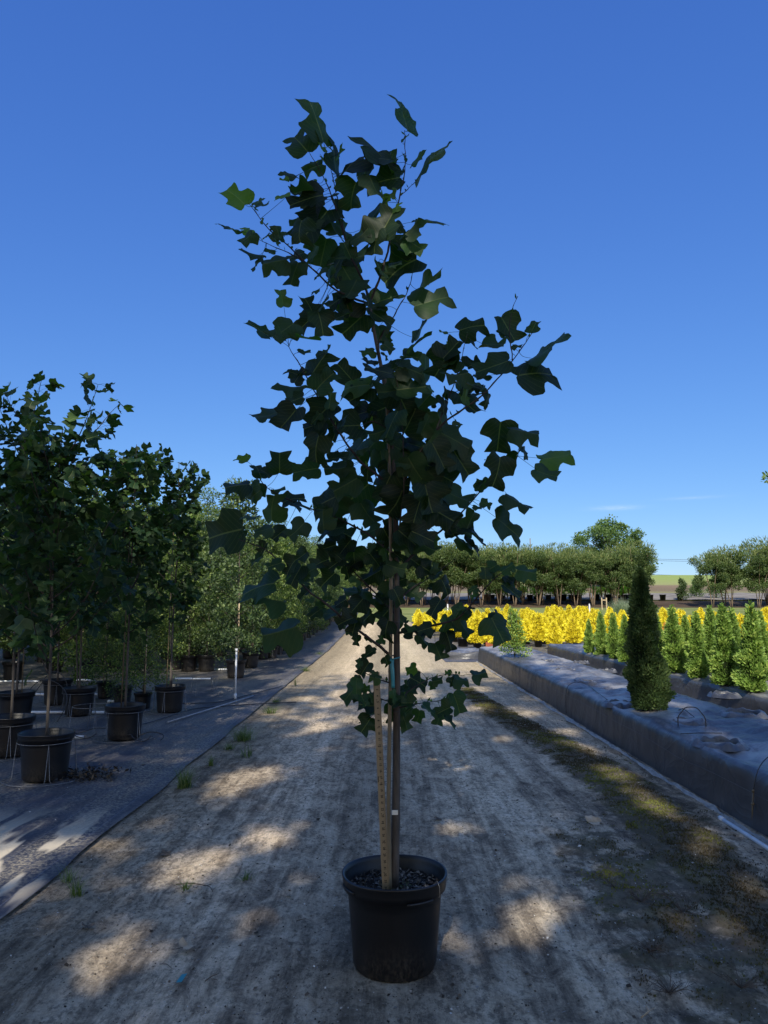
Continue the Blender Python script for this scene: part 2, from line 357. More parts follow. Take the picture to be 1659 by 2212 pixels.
def kites(C, A, N, L, W, tint):
    """small pointed leaves: base C, axis A, normal N, length L, width W -> 4 corners each, slightly folded"""
    A = unit(A); S = unit(np.cross(A, N)); N = np.cross(S, A); L = np.asarray(L)[:, None]; W = np.asarray(W)[:, None]
    p0 = C; p1 = C + A * L * .45 + S * W * .5 + N * W * .12; p2 = C + A * L; p3 = C + A * L * .45 - S * W * .5 + N * W * .12
    V = np.stack([p0, p1, p2, p3], 1).reshape(-1, 3); F = np.arange(len(C) * 4).reshape(-1, 4)
    lc = np.ones((len(C), 4, 4), np.float32); lc[:, :, 0] = np.clip(np.asarray(tint), 0, 1)[:, None]
    return V, F, lc.reshape(-1, 4)
# tulip leaf, half outline from the petiole round to the notch at the tip
HALF = [(0.0, 0.0), (.11, -.06), (.25, -.085), (.38, -.045), (.47, .04), (.515, .15), (.525, .26), (.545, .345), (.53, .395), (.43, .415), (.345, .465), (.315, .54),
        (.335, .65), (.375, .76), (.395, .865), (.27, .86), (.13, .85), (0.0, .82)]
MIDY = [0.0, .01, .03, .08, .14, .20, .27, .34, .385, .43, .49, .56, .64, .70, .74, .77, .80, .82]
def leaf_template():
    V = []; F = []
    n = len(HALF)
    for s in (1, -1):
        o = len(V)
        for k in range(n):
            for q in (0, .5, 1.0):
                u = HALF[k][0] * q; v = MIDY[k] + (HALF[k][1] - MIDY[k]) * q
                V.append((s * u, v))
        for k in range(n - 1):
            for q in range(2):
                a = o + k * 3 + q; f = (a, a + 1, a + 4, a + 3); F.append(f if s > 0 else f[::-1])
    return np.array(V), np.array(F)
LT, LF = leaf_template()
def big_leaves(B, A, N, size, tint, fold=None, droop=None):
    """lobed leaves with a fold along the midrib, a droop and wavy lobes"""
    n = len(B); A = unit(A); S = unit(np.cross(A, N)); N = np.cross(S, A)
    fold = R.uniform(.05, .6, n) if fold is None else fold; droop = R.uniform(-.15, .75, n) if droop is None else droop
    u = LT[:, 0][None] * R.uniform(.86, 1.12, (n, 1)); v = LT[:, 1][None] * np.ones((n, 1))
    u = u * (1 - R.uniform(0, .42, (n, 1)) * np.exp(-((v - .535) / .07) ** 2)); ph = R.uniform(0, 6.28, (n, 1)); skew = R.normal(0, .10, (n, 1)); u = u + skew * v * v
    curl = R.uniform(-.9, .6, (n, 1))
    z = fold[:, None] * np.abs(u) - droop[:, None] * v ** 2 * .8 + curl * u ** 2 + .05 * np.sin(v * 9 + ph) * np.abs(u) * 2.4 + .03 * np.sin(u * 14 + ph * 2)
    X = B[:, None] + (S[:, None] * u[..., None] + A[:, None] * (v - .12 * np.abs(z))[..., None] + N[:, None] * z[..., None]) * size[:, None, None]
    m = len(LT); F = (LF[None] + (np.arange(n) * m)[:, None, None]).reshape(-1, 4)
    lc = np.ones((n, m, 4), np.float32); lc[..., 0] = np.clip(tint, 0, 1)[:, None]; lc[..., 1] = np.abs(LT[:, 0])[None]; lc[..., 2] = LT[:, 1][None]
    return X.reshape(-1, 3), F, lc.reshape(-1, 4)
def stalks(mb):
    f = [q for q in mb.f if len(q) == 4]; v = np.array(mb.v); c = np.ones((len(v), 4)); c[:, 0] = .45; c[:, 1] = .3; return v, np.array(f), c
def join_quads(name, *sets):
    V = []; F = []; C = []; n = 0
    for v, f, c in sets: V.append(v); F.append(f + n); C.append(c); n += len(v)
    return quads_mesh(name, np.concatenate(V), np.concatenate(F), np.concatenate(C))
def resample(pts, n):
    pts = [Vector(p) for p in pts]; L = [0]
    for a, b in zip(pts, pts[1:]): L.append(L[-1] + (b - a).length)
    out = []
    for i in range(n):
        s = L[-1] * i / (n - 1); k = 0
        while k < len(pts) - 2 and L[k + 1] < s: k += 1
        t = (s - L[k]) / max(L[k + 1] - L[k], 1e-9); out.append(pts[k].lerp(pts[k + 1], t))
    for _ in range(2):
        out = [out[0]] + [(out[i - 1] + out[i] * 2 + out[i + 1]) / 4 for i in range(1, len(out) - 1)] + [out[-1]]
    return out

# ------------------------------------------------------------------ ground sheets
def sheet(name, xs, ys, zoff, mat, dz=None, mask=None):
    V = []; mv = []
    for y in ys:
        for x in xs:
            V.append((x, y, T(y) + zoff + (dz(x, y) if dz else 0)));
            if mask: mv.append(mask(x, y))
    nx = len(xs); F = [(j * nx + i, j * nx + i + 1, (j + 1) * nx + i + 1, (j + 1) * nx + i) for j in range(len(ys) - 1) for i in range(nx - 1)]
    me = quads_mesh(name, V, F)
    if mask:
        a = me.attributes.new('mossmask', 'FLOAT', 'POINT'); a.data.foreach_set('value', np.array(mv, np.float32))
    o = link(name, me, mat, None, True); o['kind'] = 'structure'; return o
ysfar = [-60, -20, 0, 10, 25, 30, 35, 40, 45, 52, 60, 65, 70, 75, 87, 100, 120, 150, 200, 230, 400, 900, 2000]
sheet('ground', list(np.linspace(-900, 900, 61)), ysfar, -.03, M['ground'])
MOSS = [(12.8, 1.45, .16), (10, 1.62, .22), (8.7, 1.78, .24), (7.3, 1.9, .26), (6.3, 1.96, .27), (5.4, 1.92, .28), (4.64, 1.86, .26), (3.9, 1.78, .22), (3.3, 1.68, .2), (2.2, 1.6, .2)]
def mossmask(x, y):
    c = float(np.interp(y, [m[0] for m in MOSS][::-1], [m[1] for m in MOSS][::-1])); w = float(np.interp(y, [m[0] for m in MOSS][::-1], [m[2] for m in MOSS][::-1]))
    m = max(0, 1 - ((x - c) / (w * 1.5)) ** 2) if 1.5 < y < 13.5 else 0
    m2 = .72 * max(0, 1 - ((x - 1.32) / .5) ** 2 - ((y - 3.9) / 2.2) ** 2)
    m3 = .5 * max(0, 1 - ((x - 2.3) / .2) ** 2) if y < 8 else 0
    return max(m, m2, m3 * .8)
def lanez(x, y):
    if y > 14: return fbm(x * .5, y * .4) * .008
    z = fbm(x * 1.1, y * .5) * .012 + fbm(x * 7, y * 4, 3) * .0045 + fbm(x * 26, y * 20, 5, 3) * .0022
    z += -.010 * math.exp(-((x - .95 + .05 * math.sin(y)) / .10) ** 2) * (.5 + .5 * fbm(x * 8, y * 14)) - .006 * math.exp(-((x - 1.2) / .06) ** 2)
    z += -.010 * math.exp(-((x + .95) / .16) ** 2)
    k = mossmask(x, y)
    if k > 0: z += k * (.022 + .02 * fbm(x * 9, y * 9, 7, 3))
    return z
ylane = list(np.concatenate([np.arange(1.2, 7, .022), np.arange(7, 14, .06), np.arange(14, 25, .4), np.arange(25, 51.1, 2)]))
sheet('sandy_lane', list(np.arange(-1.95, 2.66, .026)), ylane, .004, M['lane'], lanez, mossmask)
def fabedge(y): return -1.80 + .035 * fbm(0, y * .9)
ysf = list(np.concatenate([np.arange(1.5, 14, .12), np.arange(14, 56, 1.0)]))
V = []; xs = list(np.concatenate([np.linspace(-20, -4.2, 20), np.linspace(-4, -1.9, 45), [-1.87, -1.80]]))
for y in ysf:
    for i, x in enumerate(xs):
        xx = x + (fabedge(y) + 1.80 if i >= len(xs) - 2 else 0)
        V.append((xx, y, T(y) + .026 + (fbm(x * 2.2, y * .7, 2) * .006 + .012 * math.exp(-((x + 1.95) / .05) ** 2) if x > -4.2 else 0)))
nx = len(xs); F = [(j * nx + i, j * nx + i + 1, (j + 1) * nx + i + 1, (j + 1) * nx + i) for j in range(len(ysf) - 1) for i in range(nx - 1)]
link('ground_fabric', quads_mesh('ground_fabric', V, F), M['groundfabric'], None, True)['kind'] = 'structure'
sheet('side_ground_fabric', list(np.linspace(1.6, 16, 40)), list(np.arange(19.5, 44.6, 1.0)), .012, M['groundfabric'], lambda x, y: .006 * fbm(x, y))
sheet('walkway', list(np.linspace(2.45, 16, 40)), list(np.arange(-2, 19.6, .8)), .0, M['groundfabric'])
sheet('lawn', list(np.linspace(-40, 90, 60)), [44.5, 45, 48, 52, 56, 58.2], .012, M['lawn'])
sheet('mulch_strip', list(np.linspace(-40, 90, 60)), [58.2, 60, 62, 63.5, 65.8], .016, M['mulch'])
sheet('litter_strip', list(np.linspace(-40, 90, 90)), [66.5, 68, 70, 72, 75], .05, M['gravel'], lambda x, y: .18 * max(0, fbm(x * .4, y * .8)))

# ------------------------------------------------------------------ hero potted tree
HX, HY = .045, 3.30
def lobe(mb, c, r, h, ang, w):     # thickened grip bump round a rim
    vs = []; n = 9
    for i in range(n):
        t = ang + (i / (n - 1) - .5) * w
        for (rr, zz) in ((r, h), (r + .007, h + .002), (r + .007, h - .006), (r, h - .012)):
            vs.append((c[0] + rr * math.cos(t), c[1] + rr * math.sin(t), zz))
    fs = [(i * 4 + k, i * 4 + k + 1, (i + 1) * 4 + k + 1, (i + 1) * 4 + k) for i in range(n - 1) for k in range(3)] + [(0, 3, 2, 1), tuple((n - 1) * 4 + k for k in range(4))]
    mb.add(vs, fs)
def pot_parts(root, s=1.0, seg=48, detail=True, mat=None):
    b = MB()
    prof = [(.001, .004), (.150, .004), (.166, .010), (.172, .02), (.178, .08), (.186, .18), (.194, .27), (.199, .315), (.206, .318), (.2155, .322), (.2175, .340), (.2205, .366), (.2225, .370),
            (.222, .3755), (.217, .3775), (.212, .3745), (.2065, .360), (.204, .338), (.199, .331), (.197, .30), (.192, .28)]
    b.lathe([(r * s, z * s) for r, z in prof], seg)
    if detail:
        V2 = []
        for v in b.v:      # scalloped foot and a slightly oval, used rim
            t = math.atan2(v[1], v[0]); z = v[2]; k = 1 + .006 * math.sin(2 * t + .6)
            if z < .03: k *= 1 + .012 * math.cos(14 * t)
            V2.append((v[0] * k, v[1] * k, z + (.0022 * math.sin(3 * t) if z > .3 * s else 0) + (.006 * max(0, math.cos(14 * t)) if z < .015 else 0)))
        b.v = V2
        lobe(b, (0, 0), .2165 * s, .322 * s, rad(-62), .55); lobe(b, (0, 0), .2165 * s, .340 * s, rad(205), .55); lobe(b, (0, 0), .2165 * s, .322 * s, rad(80), .55)
    pot = b.build('pot', M['pot'] if mat is None else mat, root)
    so = MB(); so.v = []; rings = 9; sg = 28; vs = [(0, 0, .318 * s)]
    for i in range(1, rings + 1):
        r = .196 * s * i / rings
        for k in range(sg):
            t = 2 * math.pi * k / sg; vs.append((r * math.cos(t), r * math.sin(t), .316 * s + .006 * fbm(r * 30 * math.cos(t), r * 30 * math.sin(t)) - .012 * (r / (.196 * s)) ** 4))
    fs = [(0, 1 + k, 1 + (k + 1) % sg) for k in range(sg)] + [(1 + (i - 1) * sg + k, 1 + i * sg + k, 1 + i * sg + (k + 1) % sg, 1 + (i - 1) * sg + (k + 1) % sg) for i in range(1, rings) for k in range(sg)]
    so.add(vs, fs); soil = so.build('soil', M['soil'], pot)
    return pot
hero = empty('potted_tree', (HX, HY, 0), 0, 'tall young tulip tree in black pot on the sandy lane, yardstick against its trunk', 'potted tree')
hpot = pot_parts(hero, 1.0, 72)
def chips(n, r, z, parent, name, mat, smin, smax, seed=1):
    g = np.random.default_rng(seed); a = g.uniform(0, 6.28, n); q = np.sqrt(g.uniform(0, 1, n)) * r
    C = np.stack([q * np.cos(a), q * np.sin(a), z + g.uniform(0, .008, n)], 1)
    A = np.stack([np.cos(g.uniform(0, 6.28, n)), np.sin(g.uniform(0, 6.28, n)), g.uniform(-.3, .5, n)], 1)
    N = np.stack([g.normal(0, .35, n), g.normal(0, .35, n), np.ones(n)], 1); L = g.uniform(smin, smax, n)
    return link(name, quads_mesh(name, *kites(C, A, N, L, L * g.uniform(.25, .6, n), g.uniform(0, 1, n))), mat, parent)
M['chip'] = m_leaf('bark_chip', (.012, .011, .009), (.05, .042, .034), (.22, .19, .15), .0, .8, spec=.3)
chips(1500, .192, .314, hpot, 'bark_mulch', M['chip'], .008, .03)
chips(260, .07, .318, hpot, 'moss_cover', M['grassblade'], .004, .012, 4)
def at_hero(x, y, dy=0.0):
    p = P(x, y, HY + dy); return Vector((p.x - HX, p.y - HY, p.z))
# trunk and limbs: traced joints (photo pixels) with a depth offset in metres
TR = [at_hero(852, 1912, -.02), at_hero(856, 1700), at_hero(857, 1500), at_hero(857, 1300), at_hero(856, 1150), at_hero(850, 1000), at_hero(838, 880), at_hero(826, 800), at_hero(815, 755), at_hero(806, 705), at_hero(798, 659)]
TR[0].z = .315
tp = resample(TR, 40); tr = [.0192 - .012 * (i / 39) ** .9 + .0012 * math.exp(-((i % 9) - 4) ** 2) for i in range(40)]; tr[0] = .0215
MB().tube(tp, tr, 14).build('trunk', M['bark'], hero)
def trunk_depth(y): return 0.0
BR = [  # ((x,y,depth)...), base radius
    ([(798, 659, 0), (790, 620, .02), (765, 570, .03), (751, 538, .03), (735, 480, .02), (716, 420, 0), (697, 378, -.02), (670, 333, -.04)], .0065),
    ([(751, 538, .03), (742, 500, .05), (738, 460, .08), (722, 400, .1), (708, 330, .1), (700, 312, .1)], .004),
    ([(798, 659, 0), (808, 630, -.02), (822, 599, -.03), (838, 540, -.05), (848, 490, -.05), (856, 455, -.04), (866, 415, -.02), (874, 378, 0), (876, 330, 0), (874, 282, 0)], .006),
    ([(866, 422, -.02), (885, 405, 0), (902, 388, .02)], .002),
    ([(797, 656, 0), (765, 645, -.05), (719, 624, -.10), (690, 595, -.14), (655, 563, -.18), (620, 528, -.2), (590, 505, -.22), (572, 487, -.22), (555, 462, -.22), (537, 439, -.22)], .0055),
    ([(655, 563, -.18), (620, 545, -.16), (585, 530, -.14), (555, 515, -.12)], .003),
    ([(818, 770, 0), (818, 735, .05), (835, 705, .10), (850, 685, .12), (866, 655, .15), (879, 634, .17), (888, 608, .18), (892, 586, .2), (895, 547, .2)], .0045),
    ([(845, 930, 0), (800, 905, -.08), (748, 957, -.1)], .003),
    ([(853, 1060, 0), (820, 1030, -.06), (780, 1000, -.12), (743, 952, -.18), (712, 900, -.22), (681, 848, -.24), (655, 800, -.26), (632, 765, -.27), (624, 749, -.27)], .0065),
    ([(852, 1010, 0), (862, 960, .05), (880, 915, .10), (899, 894, .12), (940, 868, .15), (975, 850, .17), (1005, 838, .18)], .005),
    ([(855, 1090, 0), (880, 1020, -.08), (920, 960, -.14), (960, 910, -.18), (1000, 885, -.2), (1045, 853, -.22), (1080, 812, -.22), (1107, 780, -.22), (1125, 755, -.22), (1149, 720, -.22)], .0068),
    ([(1107, 780, -.22), (1103, 745, -.2), (1100, 700, -.18), (1108, 660, -.18), (1118, 640, -.18)], .0028),
    ([(940, 935, -.15), (960, 880, -.1), (985, 820, -.08), (1000, 760, -.06), (1010, 720, -.05)], .0035),
    ([(856, 1240, 0), (880, 1210, .06), (930, 1165, .12), (993, 1113, .18), (1030, 1070, .2), (1060, 1040, .22), (1112, 1004, .24), (1122, 975, .24), (1127, 950, .24)], .006),
    ([(856, 1200, 0), (830, 1180, .05), (790, 1150, .1), (738, 1123, .14), (700, 1108, .17), (665, 1097, .19), (620, 1078, .2), (577, 1056, .22), (558, 1030, .22), (548, 1012, .22)], .006),
    ([(857, 1190, 0), (866, 1120, -.06), (873, 1061, -.10), (872, 980, -.12), (868, 894, -.13), (862, 840, -.13), (850, 800, -.13)], .004),
    ([(844, 1416, 0), (810, 1388, -.06), (767, 1358, -.12), (735, 1330, -.17), (700, 1300, -.21), (671, 1282, -.24), (640, 1250, -.27), (614, 1224, -.29), (590, 1200, -.3), (575, 1186, -.3), (515, 1165, -.31)], .0068),
    ([(857, 1330, 0), (820, 1290, .08), (780, 1250, .14), (745, 1215, .19), (710, 1180, .23), (690, 1165, .24)], .005),
    ([(857, 1368, 0), (900, 1358, -.06), (940, 1350, -.12), (988, 1339, -.18), (1015, 1310, -.22), (1040, 1280, -.25), (1055, 1262, -.27), (1085, 1235, -.28), (1115, 1225, -.28)], .0062),
    ([(857, 1300, 0), (890, 1270, .07), (925, 1250, .14), (960, 1225, .2), (985, 1205, .24)], .0045),
    ([(857, 1140, 0), (840, 1090, .1), (815, 1040, .18), (800, 990, .22), (790, 940, .24)], .004),
    ([(858, 1480, 0), (825, 1470, -.05), (790, 1455, -.1), (770, 1440, -.12)], .0035),
    ([(852, 1520, 0), (810, 1505, -.07), (770, 1490, -.12)], .0028),
    ([(858, 1520, 0), (880, 1495, .05), (905, 1478, .08), (935, 1462, .1), (975, 1455, .12), (1000, 1460, .12)], .0032),
    ([(858, 1530, 0), (900, 1520, -.06), (940, 1515, -.12), (970, 1510, -.16)], .003),
]
BS = []
for pts, r in BR:
    w = [at_hero(x, y, d) for x, y, d in pts]; n = max(8, len(pts) * 4); q = resample(w, n)
    q = [p + Vector((fbm(p.x * 20, p.z * 20, 1), fbm(p.x * 20, p.z * 20, 8), 0)) * .004 if 0 < i < n - 1 else p for i, p in enumerate(q)]
    mb = MB(); mb.tube(q, [max(.0012, r * (1 - .78 * i / (n - 1)) + (.0007 if i % 4 == 0 else 0)) for i in range(n)], 7)
    mb.build('branch', M['darkbark'], hero); BS += q[2:]
BSA = np.array([tuple(p) for p in BS]); TPA = np.array([tuple(p) for p in tp[14:]])
ATT = np.concatenate([BSA, TPA[18:]])
def proj(p):      # hero-local point -> photo pixel
    x, y, z = p[0] + HX, p[1] + HY, p[2] - CAM_H
    dz = y * cp + z * sp; return (829.5 + FPX * x / dz, 1106 - FPX * (z * cp - y * sp) / dz)
ATP = np.array([proj(p) for p in ATT])
LA = """650 330 330 125 1 .35|800 250 310 105 .6 .4|230 730 250 135 .95 .8|1390 200 250 100 .5 .45|765 550 160 200 .9 .45|920 500 260 95 .25 .2|1030 480 270 65 .7 .05|1190 420 300 125 .55 .25
1200 510 210 185 .8 .15|1240 640 270 190 .9 .12|1530 510 310 63 .2 .2|590 580 170 150 .7 .15|560 640 90 170 .7 .75|700 680 170 160 .4 .1|540 750 150 185 .7 .8|720 770 270 195 .9 .05|640 900 170 200 .8 .05
1020 740 240 250 .9 .4|800 960 310 240 .9 .05|660 980 190 250 .8 .1|530 980 150 100 .8 .1|550 1010 90 200 .8 .5|320 950 130 110 .9 .85|180 950 210 160 .4 .25|310 1040 170 230 .9 .3|330 1130 230 175 .5 .05
480 1190 260 190 .9 .1|370 1210 150 225 .6 .1|640 1150 170 200 .8 .1|630 1290 250 250 .9 .05|560 1420 160 97 .8 .6|840 1130 250 260 .9 .05|1000 1180 260 350 .8 .05|1170 890 260 240 .45 .2|1260 930 260 60 .9 .05
1180 1050 190 250 .8 .1|1090 1020 170 230 .8 .15|1340 960 110 300 .8 .1|1440 960 180 40 .7 .2|1560 890 230 15 .5 .25|1450 1070 160 330 .9 .5|1410 1155 80 20 .7 .95|1350 1230 300 205 .95 .05|1210 1240 130 280 .5 .1
1540 1310 230 55 .18 .3|1560 1440 280 20 .9 .15|1260 1420 210 30 .85 .35|1010 1290 250 300 .9 .05|1030 1400 220 250 .9 .1|940 1450 170 220 .8 .1|780 1385 65 190 .7 .6|740 1480 150 110 .8 .1|830 1490 130 250 .35 .2
710 1600 200 220 .9 .05|830 1620 230 290 .9 .1|1030 1620 330 225 .95 .15|1230 1560 180 330 .8 .1|1220 1680 150 280 .8 .1|560 1670 240 225 .95 .2|390 1640 240 145 .5 .3|750 1710 210 350 .3 .7|1500 1640 210 62 .3 .1
870 1780 100 50 .5 .3|870 1290 130 265 .35 .4|810 1270 100 250 .6 .3|1245 770 95 280 .6 .8|1320 730 75 95 .45 .6|1330 820 70 80 .7 .6|430 905 60 80 .6 .7|370 820 60 130 .4 .8|790 650 45 120 .6 .7|945 430 110 70 .4 .85
890 430 100 120 .4 .6|820 420 80 130 .5 .8|830 480 60 100 .5 .7|1000 640 40 90 .5 .5|780 830 200 260 .8 .05|690 740 180 170 .8 .05|900 1000 200 280 .8 .05|960 940 160 100 .6 .15|1100 940 120 60 .5 .2|870 740 130 30 .6 .2
1290 500 130 80 .6 .2|1110 600 170 250 .7 .1|1170 680 180 290 .8 .05|1000 1480 180 100 .8 .05|1180 1500 150 200 .7 .05|950 1550 150 30 .7 .1|1380 480 60 100 .4 .5|1370 570 70 80 .3 .3|1385 350 70 60 .35 .4"""
LB = """500 160 170 60 .9 .1|380 200 75 150 .8 .1|415 215 100 60 .8 .1|520 235 140 50 .9 .4|640 250 150 175 .8 .65|600 200 130 130 .9 .1|360 265 160 182 .5 .25|390 325 100 200 .8 .15|280 400 150 215 .7 .05|365 410 150 235 .9 .05
500 390 170 230 .9 .05|470 430 130 200 .8 .05|545 320 90 80 .7 .5|730 205 160 170 .6 .02|700 160 80 150 .6 .05|810 190 130 20 .7 .1|885 145 95 350 .8 .5|905 70 170 55 .3 .1|1130 15 130 20 .9 .2|1050 105 140 50 .9 .05
1000 180 160 240 .9 .05|1220 100 110 350 .7 .4|1280 30 140 300 .9 .25|1390 15 75 60 .8 .4|1215 185 170 200 .8 .15|1400 200 200 15 .8 .1|1450 115 210 25 .35 .3|1010 42 48 170 .6 .7|1060 230 140 200 .8 .05|1130 260 140 345 .5 .05
1020 300 55 260 .7 .05|1155 296 65 0 .3 .2|1110 350 160 300 .8 .1|890 270 230 10 .9 .35|950 190 170 70 .4 .2|790 290 190 200 .9 .1|660 310 140 220 .9 .1|720 370 190 200 .9 .05|790 430 190 240 .55 .25|1075 490 280 335 .95 .15
1245 475 150 265 .9 .1|1350 450 140 350 .7 .1|1375 483 50 320 .6 .9|940 420 110 60 .8 .05|900 470 150 10 .4 .1|920 520 160 340 .6 .25|1010 430 150 290 .9 .1|1095 590 190 305 .9 .1|1240 630 170 265 .8 .1|1225 580 90 150 .5 .1
1480 560 150 5 .7 .9|1440 635 130 330 .8 .45|1325 750 150 325 .6 .1|1300 850 190 330 .75 .08|1120 825 140 70 .7 .1|1150 880 170 335 .35 .05|330 575 120 92 .95 .15|435 612 140 188 .8 .45|172 568 70 165 .8 .75|475 530 150 250 .9 .05
515 505 85 180 .4 .5|640 550 160 235 .5 .4|560 620 120 200 .8 .05|150 680 130 185 .6 .1|225 705 110 235 .9 .35|330 692 70 0 .3 .2|295 765 140 95 .9 .45|390 725 120 30 .7 .1|200 805 85 175 .4 .25|430 760 90 0 .3 .1
400 870 130 230 .9 .05|255 865 110 200 .7 .1|265 940 65 240 .8 .1|650 720 240 225 .95 .3|500 750 160 200 .9 .1|530 860 190 185 .55 .3|510 815 110 100 .8 .35|600 880 150 330 .8 .1|700 870 120 200 .7 .05|820 640 180 260 .9 .05
900 620 190 300 .9 .05|960 600 180 340 .9 .05|990 690 190 320 .9 .08|1070 730 180 330 .7 .25|950 740 170 280 .9 .05|1010 800 170 330 .9 .05|1040 860 160 300 .9 .05|900 790 140 250 .8 .05|1110 930 130 320 .5 .05|85 880 215 192 .95 .15
740 470 180 210 .9 .05|600 440 170 190 .9 .05|690 540 170 230 .9 .05|760 600 170 280 .8 .25|860 540 170 330 .9 .05|1000 560 170 300 .9 .05|880 400 150 60 .9 .1|760 690 150 240 .9 .15|600 680 150 210 .9 .05|560 790 150 260 .9 .05
700 800 140 300 .8 .05|820 760 160 250 .9 .05|780 880 140 220 .8 .02|870 900 140 320 .9 .02|940 890 150 340 .9 .02|640 380 130 190 .8 .05|560 460 100 240 .8 .1|850 340 170 300 .9 .1|930 340 150 40 .9 .1|1010 640 150 330 .9 .05|580 560 110 10 .6 .15"""
LC = """235 290 240 187 .6 .3|300 350 190 172 .35 .35|330 195 100 200 .8 .3|280 120 65 240 .8 .1|440 170 130 220 .8 .05|430 250 140 240 .8 .1|520 190 150 200 .8 .05|560 270 150 220 .9 .05|690 190 210 265 .9 .2|680 320 250 190 .5 .15
515 400 120 200 .7 .5|550 425 190 200 .4 .1|345 500 220 198 .75 .15|690 400 160 230 .9 .02|640 450 130 200 .8 .02|690 480 130 250 .9 .02|705 540 75 260 .8 .02|745 597 90 205 .8 .05|830 420 150 230 .9 .02|830 500 140 250 .8 .02
860 340 150 260 .9 .02|900 350 130 300 .9 .05|905 440 120 320 .9 .02|980 180 150 330 .9 .02|1040 230 140 320 .9 .02|975 335 130 320 .8 .05|1065 310 90 330 .6 .1|1115 300 120 300 .8 .05|1050 400 140 235 .7 .05|1305 210 90 210 .7 .4
1480 225 120 350 .7 .5|1415 315 150 325 .6 .15|1345 495 170 295 .85 .4|1375 465 180 310 .5 .1|1150 420 130 230 .8 .02|1190 480 130 300 .7 .02|1100 480 130 250 .8 .02|1125 545 120 290 .8 .02|1075 595 125 290 .85 .05|1000 490 110 200 .7 .02
1010 545 110 300 .7 .02|960 480 110 30 .7 .02|1235 115 130 320 .4 .02|735 670 115 235 .85 .1|665 780 150 225 .75 .25|700 750 110 260 .8 .3|940 665 85 200 .8 .65|1115 678 38 180 .8 .7|1185 718 100 340 .6 .35|1000 725 140 335 .8 .1
1165 820 130 295 .85 .4|1085 850 110 200 .8 .2|1070 890 110 250 .8 .3|1040 850 110 320 .3 .45|735 830 130 185 .7 .05|740 872 160 198 .4 .35|740 925 130 235 .9 .15|870 880 150 260 .8 .02|940 850 150 300 .9 .02|930 915 120 290 .9 .05
985 885 90 265 .8 .25|1130 905 90 320 .25 .1|950 760 120 10 .6 .1|900 800 100 40 .6 .1|820 340 120 100 .6 .02|760 250 150 210 .8 .02|780 130 150 200 .8 .02|640 130 150 230 .8 .02|900 210 150 340 .9 .02|940 120 150 320 .9 .02|880 270 120 200 .8 .02
980 60 160 320 .9 .02|1030 130 150 310 .9 .02|460 330 110 220 .6 .1|620 370 100 210 .8 .02|740 440 110 220 .8 .02|1030 500 110 340 .8 .02|400 210 110 230 .8 .1|480 230 110 210 .8 .1|600 200 130 220 .8 .05|560 120 130 200 .8 .05|350 60 120 220 .8 .05"""
rows = []
for txt, x0, y0, k in ((LA, 431.3, 185.8, .32), (LB, 431.3, 696.8, .52), (LC, 431.3, 1128, .48)):
    for e in txt.replace('\n', '|').split('|'):
        if not e.strip(): continue
        x, y, L, a, w, t = map(float, e.split()); rows.append((x0 + x * k, y0 + y * k, L * k, a, w, t))
g = np.random.default_rng(5)
for i in range(10):   # inner leaves, thick round the stem where the crown is densest
    y = g.uniform(760, 1330); x = 850 + g.normal(0, 62) + (15 if y < 1100 else -12)
    rows.append((x, y, g.uniform(45, 78), g.choice([g.uniform(180, 260), g.uniform(280, 360)]), g.uniform(.5, .95), g.uniform(0, .2)))
for i in range(190):   # smaller leaves along every limb
    j = int(g.integers(0, len(ATP) - 12)); x, y = ATP[j]
    if y < 330 or (y < 720 and g.uniform() < .75): continue
    a = g.uniform(0, 360); L = g.uniform(24, 46); rows.append((x + math.cos(rad(a)) * L * g.uniform(.6, 1.1), y - math.sin(rad(a)) * L * g.uniform(.5, 1.0), L, a, g.uniform(.4, .95), g.choice([.05, .15, .3, .55])))
B = []; A = []; N = []; S = []; TI = []; pet = MB()
for (x, y, L, a, w, t) in rows:
    if 640 < x < 1060 and 690 < y < 1330 and L > 82: L = 82 + (L - 82) * .2
    ar = rad(a); bx, by = x - math.cos(ar) * L * .42, y + math.sin(ar) * L * .42
    d2 = (ATP[:, 0] - bx) ** 2 + (ATP[:, 1] - by) ** 2; d2 = d2 + 900 * np.abs(R.normal(size=len(d2)))
    j = int(np.argmin(d2)); near = ATT[j]; dd = near[1] + R.uniform(-.10, .10)
    b = at_hero(bx, by, dd); size = L * (HY + dd) / FPX * (1.12 if x > 1010 and y < 1000 else 1) * (.93 if 697 < y < 1128 else (.84 if 1128 <= y < 1180 or x < 640 or x > 960 else (.72 if y >= 1180 else 1.12)))
    yaw = R.uniform(-.35, .35)
    ax = Vector((math.cos(ar), yaw, math.sin(ar))).normalized()
    nrm = Vector((0, -1, 0)); nrm = (nrm - ax * nrm.dot(ax)).normalized(); sd = ax.cross(nrm)
    th = math.acos(min(.999, w)); cand = [nrm * math.cos(th) + sd * math.sin(th), nrm * math.cos(th) - sd * math.sin(th)]
    nn = max(cand, key=lambda v: v.z + random.uniform(-.3, .3))
    if random.random() < .35: nn = -nn
    B.append(b); A.append(ax); N.append(nn); S.append(size); TI.append(t + random.uniform(-.05, .08))
    p0 = Vector(near); 
    if (p0 - b).length > .26: p0 = b + (p0 - b).normalized() * .16
    mid = (p0 + b) / 2 + Vector((0, 0, .012 * random.uniform(-.2, 1.2))) - ax * .012
    pet.tube(resample([p0, mid, b + ax * .01], 6), [.0013, .0011, .001, .0009, .0009, .0008], 5)
B, A, N, S, TI = map(lambda q: np.array([tuple(e) if hasattr(e, 'x') else e for e in q]), (B, A, N, S, TI))
nb = 260; idx = R.integers(0, len(BSA), nb)     # small buds and stipules on the twigs
